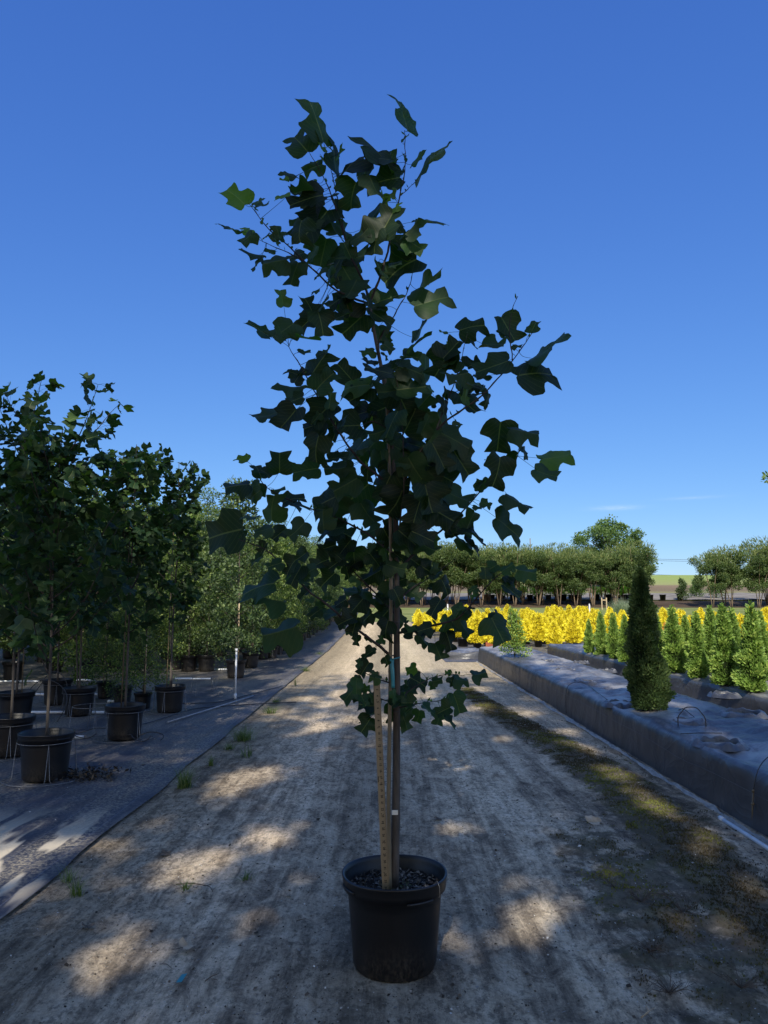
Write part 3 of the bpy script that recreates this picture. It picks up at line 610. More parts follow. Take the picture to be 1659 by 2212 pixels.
Vb, Fb, Cb = kites(BSA[idx], rdir(nb) * .6 + np.array([0, 0, .9]), rdir(nb), R.uniform(.012, .032, nb), R.uniform(.006, .015, nb), R.uniform(.3, .9, nb))
link('foliage', join_quads('foliage', big_leaves(B, A, N, S, TI, R.uniform(.0, .4, len(B)), R.uniform(-.1, .45, len(B))), stalks(pet), (Vb, Fb, Cb)), M['tulip'], hero, True)
# bamboo stake
sk = [at_hero(842, 1908, -.035), at_hero(839, 1740, -.03), at_hero(843, 1480, -.02), at_hero(845, 1250, -.02), at_hero(841, 1000, -.015), at_hero(833, 815, -.01)]; sk[0].z = .31
sk = resample(sk, 80); MB().tube(sk, [.0100 - .0035 * i / 79 + (.0016 if i % 13 == 6 else 0) for i in range(80)], 10).build('bamboo_stake', M['bamboo'], hero)
def ribbon(name, pts, w, mat, parent, th=.0006, n=14, tw=0.0):
    q = resample(pts, n); vs = []
    for i, p in enumerate(q):
        a = tw * i / (n - 1); s = Vector((math.cos(a), math.sin(a), 0)) * w / 2; o = Vector((0, -th, 0))
        vs += [p - s + o, p + s + o, p + s - o, p - s - o]
    fs = [(i * 4 + k, i * 4 + (k + 1) % 4, (i + 1) * 4 + (k + 1) % 4, (i + 1) * 4 + k) for i in range(n - 1) for k in range(4)] + [(3, 2, 1, 0), tuple((n - 1) * 4 + k for k in range(4))]
    return MB().add(vs, fs).build(name, mat, parent)
ribbon('flagging_tape', [at_hero(847, 1424, -.045), at_hero(846, 1430, -.05), at_hero(848, 1455, -.052), at_hero(849, 1486, -.048)], .018, M['teal'], hero, tw=.5)
MB().tube([at_hero(838, 1420, -.03), at_hero(848, 1424, -.05), at_hero(864, 1420, -.02), at_hero(862, 1417, .02), at_hero(846, 1416, .015), at_hero(838, 1420, -.03)], .003, 6).build('flag_knot', M['teal'], hero)
b = MB(); c = at_hero(853, 1755, -.042)
b.box((c.x, c.y, c.z), (.013, .001, .0095)); b.build('white_tie', M['white'], hero, False)
for yy in (1535, 1342, 1160):
    c = at_hero(850, yy, -.005); b = MB()
    b.tube([(c.x + .022 * math.cos(t), c.y + .018 * math.sin(t), c.z + .004 * math.sin(2 * t)) for t in np.linspace(0, 6.28, 16)], .0016, 5); b.build('tie', M['blacktube'], hero)
c = Vector((HX + .2225 * math.cos(rad(-38)), HY + .2225 * math.sin(rad(-38)), .35)) - Vector((HX, HY, 0))
MB().tube([c + Vector((0, 0, -.03)), c + Vector((.006, -.004, -.022)), c + Vector((.005, -.004, .01)), c + Vector((-.003, .002, .032)), c + Vector((-.014, .01, .026))], .0012, 6).build('wire_clip', M['wire'], hero)
dl = empty('fallen_leaf', (HX + .135, HY - .075, .325), .6, 'small dry pale leaf lying on the soil inside the front pot', 'leaf')
Vd, Fd, Cd = big_leaves(np.zeros((1, 3)), np.array([[.6, .3, .1]]), np.array([[0, -.5, 1.]]), np.array([.045]), np.array([.5]), np.array([.8]), np.array([.6]))
link('blade', quads_mesh('blade', Vd, Fd, Cd), M['deadleaf'], dl, True)

# ------------------------------------------------------------------ yardstick
def m_yard():
    m, t, b = NT('yardstick_wood'); n = noise_node(t, coords(t, (1, 1, .05)), 60)
    t.links.new(ramp(t, n, [(.3, (.16, .115, .06)), (.7, (.24, .175, .095))]), b.inputs['Base Color']); b.inputs['Roughness'].default_value = .5
    return m
M['yard'] = m_yard(); M['ink'] = simple('black_print', (.010, .009, .008), (.02, .018, .015), 30, .6, .2, 0, .001)
ytop = P(812.5, 1452, HY - .10); ybot = P(834.5, 1924, HY - .13); ybot.z = .30 if ybot.z > .30 else ybot.z
yd = (ytop - ybot).normalized(); yl = .9144
ystick = empty('yardstick', (0, 0, 0), 0, 'wooden yardstick with black inch numbers leaning upright against the bamboo stake in the front pot', 'ruler')
zax = yd; xax = (Vector((1, .12, 0)) - zax * Vector((1, .12, 0)).dot(zax)).normalized(); yax = zax.cross(xax)
from mathutils import Matrix
ystick.matrix_world = Matrix(((xax.x, yax.x, zax.x, ytop.x), (xax.y, yax.y, zax.y, ytop.y), (xax.z, yax.z, zax.z, ytop.z), (0, 0, 0, 1)))
W2 = .0142; HO = .0032
b = MB(); vs = []; rows_ = [0, -.012 + HO, -.012, -.012 - HO, -yl]
# blade with a hanging hole near the top
ring = [(HO * math.cos(t), -.014 + HO * math.sin(t)) for t in [2 * math.pi * k / 12 for k in range(12)]]
outer = [(W2, -.014), (W2, 0), (W2 * .4, 0), (0, 0), (-W2 * .4, 0), (-W2, 0), (-W2, -.014), (-W2, -.028), (-W2 * .4, -.028), (0, -.028), (W2 * .4, -.028), (W2, -.028)]
for yv in (-.002, .002):
    o = len(vs); vs += [(x, yv, z) for x, z in ring] + [(x, yv, z) for x, z in outer] + [(-W2, yv, -yl), (W2, yv, -yl)]
fs = []
for k in range(12):
    k2 = (k + 1) % 12; fs += [(k, k2, 12 + k2, 12 + k), (26 + k, 26 + 12 + k, 26 + 12 + k2, 26 + k2), (k, 26 + k, 26 + k2, k2)]
fs += [(19, 20, 21, 22, 23, 25, 24), (26 + 24, 26 + 25, 26 + 23, 26 + 22, 26 + 21, 26 + 20, 26 + 19)]
loop = [23, 12, 13, 14, 15, 16, 17, 18, 19, 24, 25]
for a_, b_ in zip(loop, loop[1:] + loop[:1]): fs.append((a_, b_, b_ + 26, a_ + 26))
b.add(vs, fs); b.build('blade', M['yard'], ystick, False)
tk = MB()
for i in range(1, 36 * 8):
    z = -i * .0254 / 8
    if z > -.02 and i < 4: continue
    ln = .0085 if i % 8 == 0 else (.006 if i % 4 == 0 else (.0042 if i % 2 == 0 else .0028))
    tk.box((W2 - ln / 2 - .0003, -.00215, z), (ln / 2, .0001, .00035))
    if i % 96 == 0 or i % 36 == 0: tk.box((-.004, -.00215, z), (.0022, .0001, .0012))
tk.build('tick_marks', M['ink'], ystick, False)
def text_mesh(items, name, mat, parent):
    V = []; F = []
    for (s, size, x, z, bold) in items:
        cu = bpy.data.curves.new('t', 'FONT'); cu.body = s; cu.size = size; cu.align_x = 'CENTER'; cu.align_y = 'CENTER'; cu.offset = bold; cu.resolution_u = 2
        ob = bpy.data.objects.new('t', cu); col.objects.link(ob); dg = bpy.context.evaluated_depsgraph_get(); me = ob.evaluated_get(dg).to_mesh(); n = len(V)
        for v in me.vertices:    # text runs down the stick, digits turned a quarter clockwise
            V.append((x + v.co.y, -.0023, z - v.co.x))
        for p in me.polygons: F.append(tuple(n + i for i in p.vertices))
        ob.evaluated_get(dg).to_mesh_clear(); bpy.data.objects.remove(ob); bpy.data.curves.remove(cu)
    mb = MB(); mb.v = V; mb.f = F; return mb.build(name, mat, parent, False)
text_mesh([(str(k), .0125, .0005, -k * .0254 + .004, .0004) for k in range(1, 36)], 'inch_numerals', M['ink'], ystick)
text_mesh([("Staples", .009, -.0100, -.435, .0003)], 'maker_name', M['ink'], ystick)

# ------------------------------------------------------------------ tulip trees of the near left row
def tulip_parts(root, H, hb, Rc, nbr, lsize, nper, seed, lean=0.0, stake=True, mat='tulip_row', tw=.0135):
    g = np.random.default_rng(seed)
    tp = resample([(0, 0, .31), (lean * .3, 0, H * .35), (lean * .8, .03, H * .7), (lean, 0, H)], 26)
    MB().tube(tp, [tw * (1 - .8 * (i / 25)) + .001 for i in range(26)], 10).build('trunk', M['bark'], root)
    br = MB(); st = MB(); B = []; A = []; N = []; S = []; TI = []
    for k in range(nbr):
        f = (k + .5) / nbr; h = hb + (H - hb) * f ** .9 * .93; az = k * 2.4 + g.uniform(-.3, .3)
        p0 = Vector(tp[min(25, int(h / H * 25))]); ln = Rc * (1.05 - .55 * f) * g.choice([.6, .85, 1.0, 1.35, 1.6], p=[.2, .25, .25, .2, .1])
        out = Vector((math.cos(az), math.sin(az), 0)); q = [p0]
        for s in range(1, 7):
            u = s / 6; q.append(p0 + out * ln * u + Vector((0, 0, ln * (.35 * u + .75 * u * u) * g.uniform(.9, 1.1))))
        q = resample(q, 12); br.tube(q, [.006 * (1 - .8 * i / 11) + .0008 for i in range(12)], 5)
        for s in range(nper):
            u = g.uniform(.12, 1.0) ** .8; b0 = q[min(11, int(u * 11.99))]
            d = Vector((g.normal(), g.normal(), g.uniform(-.7, .9))).normalized(); d = (d + out * .5).normalized()
            b1 = b0 + d * g.uniform(.05, .13); dirv = (d + Vector((0, 0, g.uniform(-.9, .3)))).normalized()
            nn = Vector((g.normal() * .7, g.normal() * .7 - .3, 1)).normalized()
            B.append(b1); A.append(dirv); N.append(nn); S.append(lsize * g.uniform(.55, 1.2)); TI.append(np.clip(g.normal(.25 + .2 * f, .2), 0, 1))
            st.tube([b0, (b0 + b1) / 2 + Vector((0, 0, .008)), b1], .0011, 4, False)
    tri = lambda q: np.array([tuple(e) if hasattr(e, 'x') else e for e in q])
    link('foliage', join_quads('foliage', big_leaves(tri(B), tri(A), tri(N), tri(S), tri(TI)), stalks(st)), M[mat], root, True)
    br.build('branches', M['darkbark'], root)
    if stake: MB().tube([(.045, -.04, .30), (.03 + lean * .5, -.03, H * .72)], .0065, 8).build('bamboo_stake', M['bamboo'], root)
def wire_stand(loc, rz, label, group='wire stands that hold the pots upright', s=1.0):
    b = MB(); t = [2 * math.pi * k / 36 for k in range(37)]
    b.tube([(.222 * s * math.cos(a), .222 * s * math.sin(a), .300 * s) for a in t], .0028, 6, False)
    o = empty('wire_pot_stand', loc, rz, label, 'wire stand', group)
    b.build('ring', M['wire'], o)
    for k in range(4):
        a = k * math.pi / 2 + .3; b = MB()
        for da in (-.07, .07):
            b.tube([(.222 * s * math.cos(a), .222 * s * math.sin(a), .30 * s), (.245 * s * math.cos(a + da), .245 * s * math.sin(a + da), .03), (.27 * s * math.cos(a + da * 1.4), .27 * s * math.sin(a + da * 1.4), .006)], .0026, 5)
        b.build('leg', M['wire'], o)
    b = MB(); b.tube([(.32 * s * math.cos(a), .32 * s * math.sin(a), .008) for a in t], .0032, 6, False); b.build('ground_ring', M['wire'], o)
    return o
def potxy(x, yb):      # pot centre from the pixel of the middle of its foot
    p = G(x, yb, .03); return p
near = [  # x, y of foot centre, scale, H, hb, Rc, seed, label
    (96, 1683, 1.03, 3.05, .82, .60, 21, 'broad leafy tulip tree in the nearest black pot at the left', 34),
    (268, 1596, .98, 3.3, 1.05, .46, 22, 'tulip tree with bare stem and tan cane in the second black pot beside the lane', 26),
    (366, 1538, .95, 3.5, 1.15, .38, 23, 'tulip tree with two thin crossing stems in the third black pot beside the lane', 24),
    (20, 1632, 1.0, 3.6, .85, .5, 24, 'tulip tree in the black pot cut by the left picture edge, behind the nearest pot', 26),
    (32, 1560, 1.0, 3.2, .95, .5, 25, 'staked tulip tree in the farther of two black pots at the left picture edge', 22),
    (169, 1545, .97, 2.6, 1.0, .42, 26, 'two-stemmed tulip tree in black pot standing in the second row behind the empty wire stand', 22),
    (122, 1522, .97, 2.9, 1.0, .5, 27, 'tulip tree in black pot left of and behind the two-stemmed one', 22),
]
first_pot = None
for i, (x, y, s, H, hb, Rc, sd, lab, nb_) in enumerate(near):
    p = potxy(x, y)
    r = empty('potted_tree', (p.x, p.y, .03), sd * 1.3, lab, 'potted tree', 'tulip trees in black pots beside the lane')
    pot_parts(r, s, 48); tulip_parts(r, H, hb - .15, Rc, nb_ + 3, .128, 17, sd, lean=.06 * math.sin(sd), stake=i in (1, 2, 4))
    if i == 2:
        MB().tube(resample([(-.03, .02, .3), (.02, .0, .8), (.09, -.03, 1.3), (.03, 0, 2.0)], 20), [.009 - .0003 * k for k in range(20)], 8).build('trunk', M['bark'], r)
    if i == 5:
        MB().tube(resample([(.05, .0, .3), (.11, .0, .65), (.20, 0, 1.2)], 12), .009, 8).build('trunk', M['bark'], r)
    if i not in (4,):
        wire_stand((p.x, p.y, .034), i * .5 + .2, ['wire ring and legs round the nearest black pot at left', 'wire ring stand round the second black pot beside the lane', 'wire ring stand round the third black pot beside the lane', 'wire stand round the pot cut by the left picture edge', '', 'wire stand round the pot of the two-stemmed tree', 'thin wire stand round the pot behind the two-stemmed tree'][i], s=s)
p = potxy(198, 1584); wire_stand((p.x, p.y, .034), .2, 'empty wire pot stand between the first and second lane-side pots')
p = potxy(440, 1503); wire_stand((p.x, p.y, .034), .9, 'empty wire pot stand left of the white riser pipe')

# ------------------------------------------------------------------ nursery rows (fine-leaved trees in pots)
def crown_kites(g, n, centers, radii, leaf, ratio, tint_mu, up=.2, shell=.55):
    k = len(centers); idx = g.integers(0, k, n); c = np.array(centers)[idx]; r = np.array(radii)[idx]
    d = unit(g.normal(size=(n, 3))); q = (shell + (1 - shell) * g.uniform(0, 1, n)) ** 1.0
    pos = c + d * r * (q * g.uniform(.55, 1.08, n))[:, None]
    A = unit(d + g.normal(0, .8, (n, 3)) + np.array([0, 0, up])); Nn = unit(g.normal(size=(n, 3)) + np.array([0, 0, 1.0]))
    L = leaf * g.uniform(.6, 1.3, n); ti = np.clip(tint_mu + g.normal(0, .22, n) + .18 * d[:, 2], 0, 1)
    return kites(pos, A, Nn, L, L * ratio, ti)
def nursery_tree(seed, H, hb, Rc, mat, leaf=.075, n=8500, label='', slender=False, stake=True):
    g = np.random.default_rng(seed); r = empty('potted_tree', (0, 0, 0)); r['category'] = 'potted tree'
    pot_parts(r, .95, 24, False)
    tp = resample([(0, 0, .3), (.03, 0, H * .4), (0, .03, H)], 14); b = MB(); b.tube(tp, [.018 * (1 - .85 * i / 13) + .002 for i in range(14)], 7); b.build('trunk', M['bark'], r)
    hb -= .45; cs = []; rs = []; br = MB(); nc = 34
    for k in range(nc):
        f = (k + .5) / nc; z = hb + (H - hb) * f; az = k * 2.4; rr = Rc * (math.sin(math.pi * min(1, .22 + .78 * f)) ** .7 if not slender else (1.1 - f)) * g.uniform(.45, .95)
        c = (rr * math.cos(az), rr * math.sin(az), z + g.uniform(-.1, .1)); cs.append(c)
        q = Rc * g.uniform(.26, .48); rs.append((q, q, q * g.uniform(.6, 1.2)))
        br.tube([(0, 0, max(hb * .9, z - rr * .6)), (c[0] * .5, c[1] * .5, z - rr * .2), c], [.007, .005, .002], 4, False)
    br.build('branches', M['darkbark'], r)
    link('foliage', quads_mesh('foliage', *crown_kites(g, n, cs, rs, leaf, .5, .42)), M[mat], r)
    if stake: MB().tube([(.05, -.03, .3), (.04, -.02, g.uniform(1.5, 2.1))], .014, 6).build('wooden_stake', M['wood'], r)
    return r
protos = [nursery_tree(31, 3.5, .95, .85, 'nursery'), nursery_tree(32, 3.9, 1.05, .80, 'nursery_blue'), nursery_tree(33, 3.2, .9, .9, 'nursery', .05),
          nursery_tree(34, 4.0, 1.1, .75, 'nursery', .06), nursery_tree(35, 3.4, .8, .8, 'nursery_blue', .05, stake=False)]
used = [False] * len(protos)
NL = ['rounded dark green', 'slim blue-green', 'broad mid green', 'tall pale green', 'dense bluish green']
def place(k, x, y, rz, s, label, group, z=.03):
    o = protos[k] if not used[k] else copy_tree(protos[k]); used[k] = True
    o.location = (x, y, T(y) + z); o.rotation_euler = (0, 0, rz); o.scale = (s, s, s)
    if s != 1.0: pass
    tag(o, label, 'potted tree', group); return o
g = np.random.default_rng(3)
visible_first = [(509, 1464), (541, 1442), (566, 1424), (597, 1411)]
names1 = ['small-leaved tree in the black pot just right of the white riser pipe', 'small-leaved tree in the shorter black pot behind the riser pipe',
          'small-leaved tree in the wide black pot second beyond the riser pipe', 'small-leaved tree in the black pot third beyond the riser pipe']
for i, (x, y) in enumerate(visible_first):
    p = potxy(x, y); place([1, 2, 0, 3][i], p.x, p.y, i * 1.1, 1.0, names1[i], 'small-leaved trees in pots along the lane')
second = [(446, 1450, 'tree in black pot left of the riser pipe, one row back'), (407, 1450, 'tree in dusty black pot second left of the riser pipe'), (374, 1446, 'tree in pale dusty pot under a tan stake, left of the riser pipe'),
          (308, 1530, 'low leafy tree in black pot hidden between the second and third lane-side pots'), (264, 1520, 'tree in black pot directly behind the second lane-side pot'), (228, 1508, 'tree in dusty reflective pot behind the bare stems, left of the second lane-side pot')]
for i, (x, y, lab) in enumerate(second):
    p = potxy(x, y); place([4, 0, 2, 2, 4, 0][i], p.x, p.y, i * 2.1, [1, .95, .95, .62, .7, .72][i], lab, 'small-leaved trees in pots, second row')
n_far = 0
row_y = {}
for row in range(8):
    X = -3.15 - row * 1.4
    y = [20.5, 17.5, 15.0, 13.0, 12.0, 11.5, 14, 13][row]
    while y < 52:
        if not (row > 1 and g.uniform() < .06):
            k = int(g.choice([0, 1, 2, 3, 4], p=[.25, .2, .2, .2, .15]))
            s = float(g.uniform(.86, 1.08)) * (1.0 + .04 * row)
            lab = ('%s tree in the front row along the lane, beyond the riser pipe' if row == 0 else ('%s tree in black pot in the second row back from the lane' if row == 1 else '%s tree deep in the crowded nursery block at left')) % NL[k]
            place(k, X + g.uniform(-.12, .12), y, g.uniform(0, 6.28), s, lab, ['front row of trees in pots along the lane', 'second row of trees in pots', 'nursery trees in the block at left'][min(row, 2)])
            if row == 0 and y < 48: row_y[y] = X
        y += (1.5 if row == 0 else 1.75) * (1 + (y - 12) * .012)
stand0 = None
for y, X in row_y.items():
    if stand0 is None: stand0 = wire_stand((X, y, T(y) + .034), .3, 'small pale wire stand in the long row beside the lane, far from the camera', 'far wire stands along the lane row'); o = stand0
    else: o = copy_tree(stand0); o.location = (X, y, T(y) + .034)
# bright conifers and tall backing trees at the far end of the left block
def big_tree(name, seed, H, hb, Rc, mat, leaf, n, cat, label, loc, group=None, bark='bark', lobes=34, trunk_r=.16, flat=1.0, shell=.5, dens=.34):
    g = np.random.default_rng(seed); r = empty(name, loc, 0, label, cat, group)
    b = MB(); b.tube(resample([(0, 0, -.1), (.1, 0, H * .3), (0, .1, H * .82)], 12), [trunk_r * (1 - .8 * i / 11) for i in range(12)], 9); b.build('trunk', M[bark], r)
    cs = []; rs = []; br = MB()
    for k in range(lobes):
        f = (k + .5) / lobes; z = hb + (H - hb) * f * .93; az = k * 2.4 + g.uniform(-.3, .3); rr = Rc * (math.sin(math.pi * (.16 + .8 * f)) ** .6) * g.uniform(.25, .92)
        c = (rr * math.cos(az), rr * math.sin(az), z); cs.append(c); q = Rc * g.uniform(dens * .6, dens * 1.25); rs.append((q, q, q * g.uniform(.5, .85) * flat))
        br.tube(resample([(0, 0, max(hb * .7, z - rr * .8)), (c[0] * .5, c[1] * .5, z - rr * .25), c], 6), [trunk_r * .3 * (1 - .14 * i) for i in range(6)], 5, False)
    br.build('limbs', M[bark], r)
    link('crown', quads_mesh('crown', *crown_kites(g, n, cs, rs, leaf, .6, .45, shell=shell)), M[mat], r)
    return r
for i, (vx, Y, H, Rc, mt, lab) in enumerate([(470, 58, 7.2, 2.6, 'oak', 'tall rounded tree rising behind the left nursery block, highest of the far left treetops'), (545, 60, 6.8, 2.5, 'bright', 'yellow-green tree behind the left block, left of the big tulip tree crown'),
        (610, 64, 6.3, 2.3, 'oak', 'mid green tree behind the left block seen past the lowest left branches'), (668, 62, 4.6, 2.1, 'bright', 'bright yellow-green feathery tree at the far end of the left row'),
        (636, 52, 2.9, 1.5, 'bright', 'low bright green bush at the far end of the left row beside the lane'), (400, 62, 7.0, 2.6, 'oak', 'dark treetop behind the left block above the third lane-side pot'),
        (320, 60, 6.8, 2.6, 'bright', 'pale sunlit tree behind the tulip trees of the left row'), (235, 58, 6.2, 2.5, 'oak', 'dark tree seen through gaps of the left row tulip trees'), (705, 66, 4.9, 1.9, 'nursery', 'small green tree left of the lane end behind the bright bush'), (150, 60, 6.2, 2.6, 'bright', 'sunlit tree far behind the nearest left pot'), (60, 58, 6.4, 2.7, 'oak', 'far tree behind the left picture edge trees')]):
    x = P(vx, 1305, Y).x; big_tree('tree', 60 + i, H - T(Y), .5 if mt == 'bright' else 1.2, Rc, mt, .16, 5200, 'tree', lab, (x, Y, T(Y)))

# ------------------------------------------------------------------ crepe myrtles beyond the lawn
def myrtle(seed, H, name='crepe_myrtle'):
    g = np.random.default_rng(seed); r = empty(name, (0, 0, 0)); cs = []; rs = []; ns = int(g.integers(3, 6))
    for k in range(ns):
        az = k * 6.28 / ns + g.uniform(-.4, .4); o = g.uniform(.25, .55); b = MB()
        pts = resample([(.06 * math.cos(az), .06 * math.sin(az), -.05), (o * .6 * math.cos(az), o * .6 * math.sin(az), H * .28), (o * 1.5 * math.cos(az), o * 1.5 * math.sin(az), H * .62), (o * 2.4 * math.cos(az), o * 2.4 * math.sin(az), H * .9)], 10)
        b.tube(pts, [.036 * (1 - .08 * i) for i in range(10)], 6); b.build('trunk', M['myrtlebark'], r)
    for k in range(30):
        f = g.uniform(0, 1); az = k * 2.4; rr = 1.35 * math.sqrt(g.uniform(.02, 1)) * (.75 + .3 * f); z = H * (.34 + .54 * f ** .8)
        cs.append((rr * math.cos(az), rr * math.sin(az), z)); rs.append((.5, .5, .36))
    V1, F1, C1 = crown_kites(g, 9500, cs, rs, .125, .5, .36)
    m = 520; a = g.uniform(0, 6.28, m); q = 1.5 * np.sqrt(g.uniform(0, 1, m)); Z = H * (.86 + .16 * g.uniform(0, 1, m) - .1 * (q / 1.5) ** 2)   # upright shoot tips
    V2, F2, C2 = kites(np.stack([q * np.cos(a), q * np.sin(a), Z], 1), np.stack([.5 * np.cos(a), .5 * np.sin(a), np.ones(m)], 1) + g.normal(0, .3, (m, 3)), rdir(m), g.uniform(.14, .34, m), g.uniform(.04, .07, m), g.uniform(.4, 1, m))
    link('crown', quads_mesh('crown', np.concatenate([V1, V2]), np.concatenate([F1, F2 + len(V1)]), np.concatenate([C1, C2])), M['myrtle'], r)
    return r
mp = [myrtle(41, 4.5), myrtle(42, 4.8), myrtle(43, 4.3), myrtle(44, 4.6)]; mu = [False] * 4
def place_m(k, x, y, s, lab, grp):
    o = mp[k] if not mu[k] else copy_tree(mp[k]); mu[k] = True
    o.location = (x, y, T(y)); o.rotation_euler = (0, 0, g.uniform(0, 6.28)); o.scale = (s, s, s); tag(o, lab, 'tree', grp)
i = 0
for rowi, Y in enumerate((60, 62.2, 64.6)):
    x = -5.5 + rowi * .5
    while x < 22.0:
        if x > 20.3: lab = 'rightmost %s crepe myrtle of the long row, feathery branches beside the sky gap' % ['front', 'middle', 'rear'][rowi]
        else: lab = ['crepe myrtle in the front line of the long row beyond the lawn', 'crepe myrtle in the rear line of the long row beyond the lawn', 'crepe myrtle in the rear line of the long row beyond the lawn'][rowi]
        place_m(i % 4, x, Y + g.uniform(-.3, .3), float(g.uniform(.88, 1.12)), lab, 'crepe myrtles in the long row beyond the lawn'); i += 1
        x += g.uniform(1.2, 2.0)
RL = ['pale-trunked crepe myrtle first to the right of the sky gap', 'crepe myrtle second to the right of the sky gap', 'crepe myrtle third right of the sky gap, behind the garden conifers',
      'taller crepe myrtle near the right picture edge', 'crepe myrtle cut by the right picture edge', 'crepe myrtle behind the right picture edge trees', 'rear crepe myrtle just right of the sky gap', 'dark rear crepe myrtle near the right edge']
for j, (x, y, s) in enumerate([(25.6, 58, .93), (27.3, 58.5, 1.0), (29.2, 58, 1.02), (30.9, 58, 1.12), (32.6, 58.5, 1.2), (34.5, 59, 1.2), (27.9, 61, 1.05), (31.7, 61.5, 1.2)]):
    place_m(j % 4, x, y, s, RL[j], 'crepe myrtles right of the sky gap')
big_tree('oak_tree', 81, 8.3, 1.2, 6.0, 'oak', .26, 19000, 'tree', 'large round-crowned tree rising above the middle of the crepe myrtle row', (P(1322, 1305, 92).x, 92, T(92)), trunk_r=.25, lobes=50, dens=.25)
for i, (vx, Y, H, w, mt, lab) in enumerate([(1475, 66, 2.1, .55, 'nursery_blue', 'dark blue-green cone-shaped holly standing in the sky gap'), (1548, 68, 2.2, .95, 'oak', 'green bush between pale myrtle trunks, right of the cone-shaped holly'), (1505, 70, 1.7, .8, 'oak', 'low round bush just right of the cone-shaped holly')]):
    x = P(vx, 1305, Y).x; gg = np.random.default_rng(200 + i); r = empty('bush', (x, Y, T(Y)), 0, lab, 'bush')
    cs = [(.15 * math.cos(k), .15 * math.sin(k), H * (.2 + .7 * k / 9)) for k in range(9)]; rs = [(w * (1.15 - .09 * k), w * (1.15 - .09 * k), .35) for k in range(9)]
    link('foliage', quads_mesh('foliage', *crown_kites(gg, 2600, cs, rs, .12, .5, .4)), M[mt], r); MB().tube([(0, 0, -.1), (0, 0, H * .6)], .05, 6).build('trunk', M['bark'], r)
lm = None
for i in range(13):
    x = 9.6 + i * 1.05 + g.uniform(-.2, .2); Y = 67.5 + g.uniform(-.5, .5)
    if lm is None:
        gg = np.random.default_rng(230); lm = empty('lime_shrub', (x, Y, T(Y)), 0, 'lime yellow shrub seen between the crepe myrtle trunks', 'shrub', 'lime shrubs behind the crepe myrtles')
        cs = [(.35 * math.cos(k * 2.4), .35 * math.sin(k * 2.4), .55 + .1 * k) for k in range(8)]; rs = [(.38, .38, .34)] * 8
        link('foliage', quads_mesh('foliage', *crown_kites(gg, 1300, cs, rs, .12, .6, .5)), M['lime'], lm)
        MB().lathe([(.01, 0), (.2, 0), (.25, .4), (.24, .4), (.2, .36), (.01, .36)], 14).build('pot', M['pot'], lm); o = lm
    else: o = copy_tree(lm); o.location = (x, Y, T(Y))
    s = float(g.uniform(.8, 1.15)); o.scale = (s, s, s); o.rotation_euler = (0, 0, i * 1.3)
bp = None
for i in range(14):
    x = 9 + i * 1.35 + g.uniform(-.5, .5) + g.uniform(-.3, .3); Y = 66.2 + g.uniform(-.3, .3)
    if bp is None:
        bp = MB().lathe([(.01, 0), (.22, 0), (.27, .5), (.29, .5), (.29, .55), (.26, .55), (.24, .48), (.01, .46)], 14).build('black_pot', M['pot']); o = bp
        tag(bp, 'far black pot standing in the shade behind the crepe myrtle trunks', 'pot', 'far black pots behind the crepe myrtles')
    else: o = bp.copy(); col.objects.link(o)
    o.location = (x, Y, T(Y))
# power lines, pole
pl = empty('power_line', (0, 0, 0), 0, 'thin power line crossing the sky gap over the far field', 'power line')
for k, (vy, Y) in enumerate([(1203, 210), (1206.5, 212), (1237, 215)]):
    a = P(1250, vy - 3, Y); c = P(1760, vy + 2, Y); b = MB()
    b.tube([a.lerp(c, t) - Vector((0, 0, 4 * .9 * t * (1 - t))) for t in np.linspace(0, 1, 12)], .045, 5); b.build('wire', M['blacktube'], pl)
for (vx, v0, Y, lab) in [(1145, 1163, 120, 'thin grey utility pole rising above the crepe myrtle row'), (1063, 1174, 130, 'small pole tip left of the utility pole above the myrtle row')]:
    t_ = P(vx, v0, Y); o = empty('utility_pole', (t_.x, Y, T(Y)), 0, lab, 'pole'); h = t_.z - T(Y)
    MB().tube([(0, 0, 0), (0, 0, h)], [.12, .08], 8).build('post', M['polewood'], o); MB().lathe([(.001, h + .02), (.06, h + .01), (.09, h - .05)], 8).build('cap', M['polewood'], o)
# ornamental grass and stakes by the lawn
def tuft(name, loc, n, h, spread, mat, label, cat, seed, w=.004, group=None, up=1.0):
    g = np.random.default_rng(seed); a = g.uniform(0, 6.28, n); t = g.uniform(0, 1, n) ** .7 * spread; L = h * g.uniform(.5, 1.1, n)
    out = np.stack([np.cos(a), np.sin(a), np.zeros(n)], 1); V = []; F = []; C = []; side = np.stack([-np.sin(a), np.cos(a), np.zeros(n)], 1)
    for s in range(4):
        u = s / 3; ww = w * (1 - u * .92); pos = out * (t * (.15 + u * u * .9) * 1)[:, None] + np.array([0, 0, 1]) * (L * (u - .25 * u * u * (t / spread)))[:, None] + g.normal(0, .01 * spread, (n, 3)) * 0
        base = np.stack([g.normal(0, spread * .12, n), g.normal(0, spread * .12, n), np.zeros(n)], 1) if s == 0 else base
        pos = pos + base; V += [pos - side * ww, pos + side * ww]
    V = np.stack(V, 1).reshape(-1, 3); ti = g.uniform(0, 1, n)
    F = np.concatenate([np.stack([np.arange(n) * 8 + s * 2, np.arange(n) * 8 + s * 2 + 1, np.arange(n) * 8 + s * 2 + 3, np.arange(n) * 8 + s * 2 + 2], 1) for s in range(3)])
    C = np.ones((n, 8, 4)); C[..., 0] = ti[:, None]
    o = link(name, quads_mesh(name, V, F, C.reshape(-1, 4)), M[mat]); o.location = loc; return tag(o, label, cat, group)
